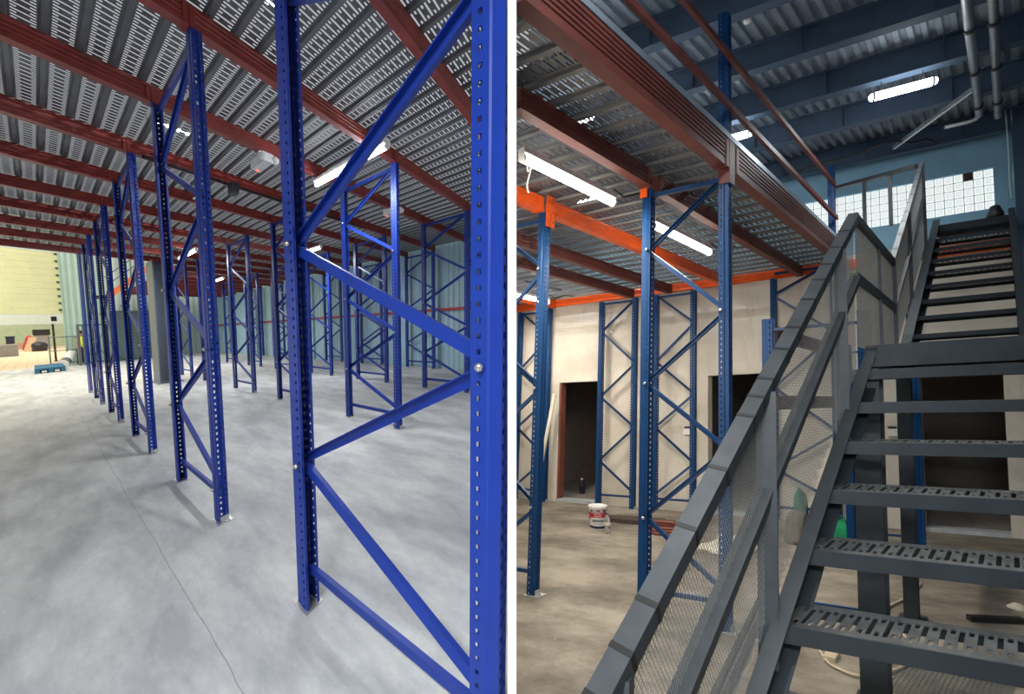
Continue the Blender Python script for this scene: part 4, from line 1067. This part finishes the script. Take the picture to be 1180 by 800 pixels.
# crumpled pale sheet
rnd = random.Random(4); mb = MB(); nn = 16; g = {}
for i in range(nn + 1):
    for j in range(nn + 1):
        a, b_ = i / nn, j / nn; e = min(a, 1 - a, b_, 1 - b_)
        z = .012 + max(0, e) ** .6 * (.26 * (.5 + .5 * math.sin(7 * a + 3 * b_)) * (.6 + .4 * math.sin(11 * b_ - 4 * a)) + .05 * rnd.random())
        g[i, j] = RH.P(6.25 + .85 * a + .06 * math.sin(9 * b_), 2.15 + .62 * b_ + .05 * math.sin(8 * a), z)
for i in range(nn):
    for j in range(nn): mb.face([g[i, j], g[i + 1, j], g[i + 1, j + 1], g[i, j + 1]], sm=True)
o = mb.build('dust_sheet', 'cloth', fix=False); so = o.modifiers.new('t', 'SOLIDIFY'); so.thickness = .006
bm = bmesh.new(); bm.from_mesh(o.data); bmesh.ops.remove_doubles(bm, verts=bm.verts, dist=.0005); bm.to_mesh(o.data); bm.free()
tag(o, 'crumpled pale dust sheet lying on the floor behind the stair mesh', 'sheet')
lump(RH, (7.15, 1.93, 0), .22, .17, .40, 'sack', 'woven_sack', 'brown woven sack standing behind the stair mesh', 'sack', 9)
lump(RH, (7.5, 2.0, 0), .13, .11, .62, 'darkgreen', 'green_sack', 'dark green sack standing behind the brown woven sack', 'sack', 12)
# green shopping bag
t = thing('shopping_bag', 'bright green bag standing on the floor under the stair', 'bag', RH.P(7.55, 1.5, 0))
mb = MB(); mb.solid([[RH.P(7.2 - q, 1.46 - q, z), RH.P(7.36 + q, 1.46 - q, z), RH.P(7.36 + q, 1.64 + q, z), RH.P(7.2 - q, 1.64 + q, z)] for q, z in ((0, 0), (.012, .04), (.004, .2), (-.02, .28))]); part(mb, 'bag_body', 'green', t)
for u in (7.23, 7.33):
    mb = MB(); mb.tube([RH.P(u, 1.50, .27), RH.P(u, 1.51, .31), RH.P(u, 1.55, .33), RH.P(u, 1.59, .31), RH.P(u, 1.60, .27)], .006, 6); part(mb, 'handle', 'green', t)
# beige extension cable
def spline(pts, n=8):
    out = []
    for i in range(len(pts) - 1):
        p0, p1, p2, p3 = pts[max(i - 1, 0)], pts[i], pts[i + 1], pts[min(i + 2, len(pts) - 1)]
        for k in range(n):
            s = k / n
            out.append(tuple(.5 * (2 * p1[a] + (p2[a] - p0[a]) * s + (2 * p0[a] - 5 * p1[a] + 4 * p2[a] - p3[a]) * s * s + (3 * p1[a] - p0[a] - 3 * p2[a] + p3[a]) * s ** 3) for a in range(len(p1))))
    return out + [pts[-1]]
t = thing('extension_cable', 'beige extension cable winding over the floor under the stair', 'cable', RH.P(4.5, 1, 0))
mb = MB(); mb.tube([RH.P(u, v, .0158) for u, v in spline([(6.9, 1.62), (6.5, 1.64), (6.13, 1.53), (5.6, 1.46), (4.97, 1.30), (4.45, 1.14), (4.05, .97), (3.9, .86), (3.88, .68), (4.3, .52), (4.75, .66), (5.13, .79), (5.54, .71), (6.0, .66)])], .009, 6); part(mb, 'cord', 'beige', t)
mb = MB(); mb.box(RH, (4.0, .89, 0), (4.12, .96, .03)); part(mb, 'socket', 'beige', t)
mb = MB()
c0 = RH.P(3.76, .60, .002); du_, dv_ = RH.D(.6, -.05, 0), RH.D(.05, -.52, 0)
for k in range(34):
    f = k / 33
    mb.bar(c0 + du_ * f, c0 + du_ * f + dv_, .0025, .0025, RH.N)
for k in range(22):
    f = k / 21
    mb.bar(c0 + dv_ * f + RH.N * .0026, c0 + dv_ * f + du_ + RH.N * .0026, .0025, .0025, RH.N)
tag(mb.build('wire_mesh_sheet', 'wire'), 'loose piece of wire mesh lying on the floor below the lowest visible tread', 'wire mesh')
# pale pipe leaning on the wall, switch boxes, dark lengths on the floor
mb = MB(); mb.tube([RH.P(7.9, 6.10, .02), RH.P(8.2, 5.98, 1.98)], .035, 12); tag(mb.build('leaning_pipe', 'paleplastic'), 'pale plastic pipe leaning against the wall left of the first doorway', 'pipe')
for i, (v, lab) in enumerate(((3.80, 'white switch box on the plaster wall between the first and second doorways'), (1.17, 'white switch box on the plaster wall seen between the stair columns'))):
    t = thing('switch_box', lab, 'switch', RH.P(8.44, v, 1.3))
    mb = MB(); mb.box(RH, (8.40, v - .05, 1.24), (8.449, v + .05, 1.34)); part(mb, 'switch_body', 'white', t)
    mb = MB(); mb.box(RH, (8.43, v - .04, 1.345), (8.449, v + .05, 1.37)); part(mb, 'dark_slot', 'dark', t)
for i, dv in enumerate((0, .06)):
    mb = MB(); mb.bar(RH.P(3.1, 1.22 + dv, .02), RH.P(4.9, 1.56 + dv, .02), .03, .04, RH.V)
    tag(mb.build('steel_angle', 'dark'), ['dark steel length on the floor behind the stair mesh, nearer the stair', 'dark steel length on the floor behind the stair mesh, farther from the stair'][i], 'steel length')
mb = MB(); mb.bar(RH.P(5.32, .0, .02), RH.P(5.2, .3, .02), .05, .04, RH.U); tag(mb.build('steel_offcut', 'dark'), 'black steel offcut on the floor seen past the lowest tread', 'offcut')
lump(RH, (5.65, .03, 0), .05, .06, .05, 'cloth', 'rubble_piece', 'small pale rubble lump on the floor near the black offcut', 'rubble', 21)
c = RH.P(9.4, 6.2, 0)
t = thing('water_bottle', 'dark blue bottle on the floor inside the first dark doorway', 'bottle', c)
mb = MB(); mb.lathe(c, [(.001, 0), (.06, 0), (.06, .18), (.02, .24), (.02, .27), (.001, .27)], 14, RH.N); part(mb, 'bottle_body', 'navy', t)
mb = MB(); mb.lathe(c, [(.001, .27), (.024, .27), (.024, .30), (.001, .30)], 12, RH.N); part(mb, 'cap', 'white', t)
mb = MB(); mb.lathe(RH.P(7.84, .05, 3.902), [(.001, 0), (.075, 0), (.08, .05), (.055, .11), (.045, .15), (.001, .17)], 10, RH.N); tag(mb.build('cloth_bundle', 'dark'), 'small black bundle lying on the plate at the stair head', 'bundle')

t = thing('smoke_detector', 'small round white detector on a dark bracket under the roof', 'detector', RH.P(4.65, 1.6, 5.2))
mb = MB(); mb.bar(RH.P(4.62, 1.585, 5.22), RH.P(4.62, 1.585, 5.44), .03, .03, RH.V); part(mb, 'bracket', 'dark', t)
mb = MB(); mb.lathe(RH.P(4.62, 1.585, 5.185), [(.001, 0), (.025, 0), (.035, .012), (.035, .03), (.001, .036)], 16, RH.N); part(mb, 'detector_body', 'white', t)
t = thing('loose_wire', 'loose white wire dangling from the deck left of the long tube lamp', 'wire', RH.P(3.3, 2.7, 3.7))
mb = MB(); mb.tube([RH.P(*p) for p in spline([(3.22, 2.63, 3.76), (3.26, 2.66, 3.58), (3.33, 2.68, 3.66), (3.31, 2.70, 3.50), (3.34, 2.71, 3.44)], 5)], .005, 6); part(mb, 'wire', 'white', t)
# ------------------------------------------------------------------ partition between the halls
def PC(x, y, d): return CAM + RIGHT * x + UP * y - BACK * d
mb = MB(); D0 = .9; tk = 10 / 520 * D0 / 2
mb.solid([[PC(-tk, y, D0), PC(tk, y, D0), PC(tk, y, 36), PC(-tk, y, 36)] for y in (-2.6, 5.0)])
struct(mb.build('wall_partition', 'partition'))

# ------------------------------------------------------------------ light
w = bpy.data.worlds.new('World'); scene.world = w; w.use_nodes = True
bg = w.node_tree.nodes['Background']; bg.inputs[0].default_value = (.90, .95, 1.0, 1); bg.inputs[1].default_value = .50
def area(name, loc, target, sx_, sy_, energy, col=(1, 1, 1)):
    ld = bpy.data.lights.new(name, 'AREA'); ld.shape = 'RECTANGLE'; ld.size = sx_; ld.size_y = sy_; ld.energy = energy; ld.color = col
    o = bpy.data.objects.new(name, ld); COL.objects.link(o); o.location = loc
    o.rotation_euler = (Vector(target) - Vector(loc)).to_track_quat('-Z', 'Y').to_euler(); return o
# area light added to brighten the left hall's far end; daylight over the yard
area('skylight_end', LH.P(25, -3, 9), LH.P(28, -2, 0), 14, 12, 1900, (1, .92, .74))
area('yard_daylight', LH.P(70, -6, 30), LH.P(75, -4, 0), 60, 40, 34000, (1, .90, .70))

# ------------------------------------------------------------------ camera
cd = bpy.data.cameras.new('Camera'); co_ = bpy.data.objects.new('Camera', cd); COL.objects.link(co_)
cd.sensor_fit = 'HORIZONTAL'; cd.sensor_width = 36; cd.lens = 520 / 1180 * 36; cd.shift_y = 47 / 1180; cd.clip_start = .05; cd.clip_end = 500
mx = Matrix((RIGHT, UP, BACK)).transposed().to_4x4(); mx.translation = CAM; co_.matrix_world = mx
scene.camera = co_
vs_ = scene.view_settings; vs_.view_transform = 'Standard'; vs_.look = 'None'; vs_.gamma = 1; vs_.exposure = 0; vs_.use_curve_mapping = False
scene.cycles.use_denoising = True; scene.cycles.transparent_max_bounces = 24; scene.cycles.max_bounces = 7
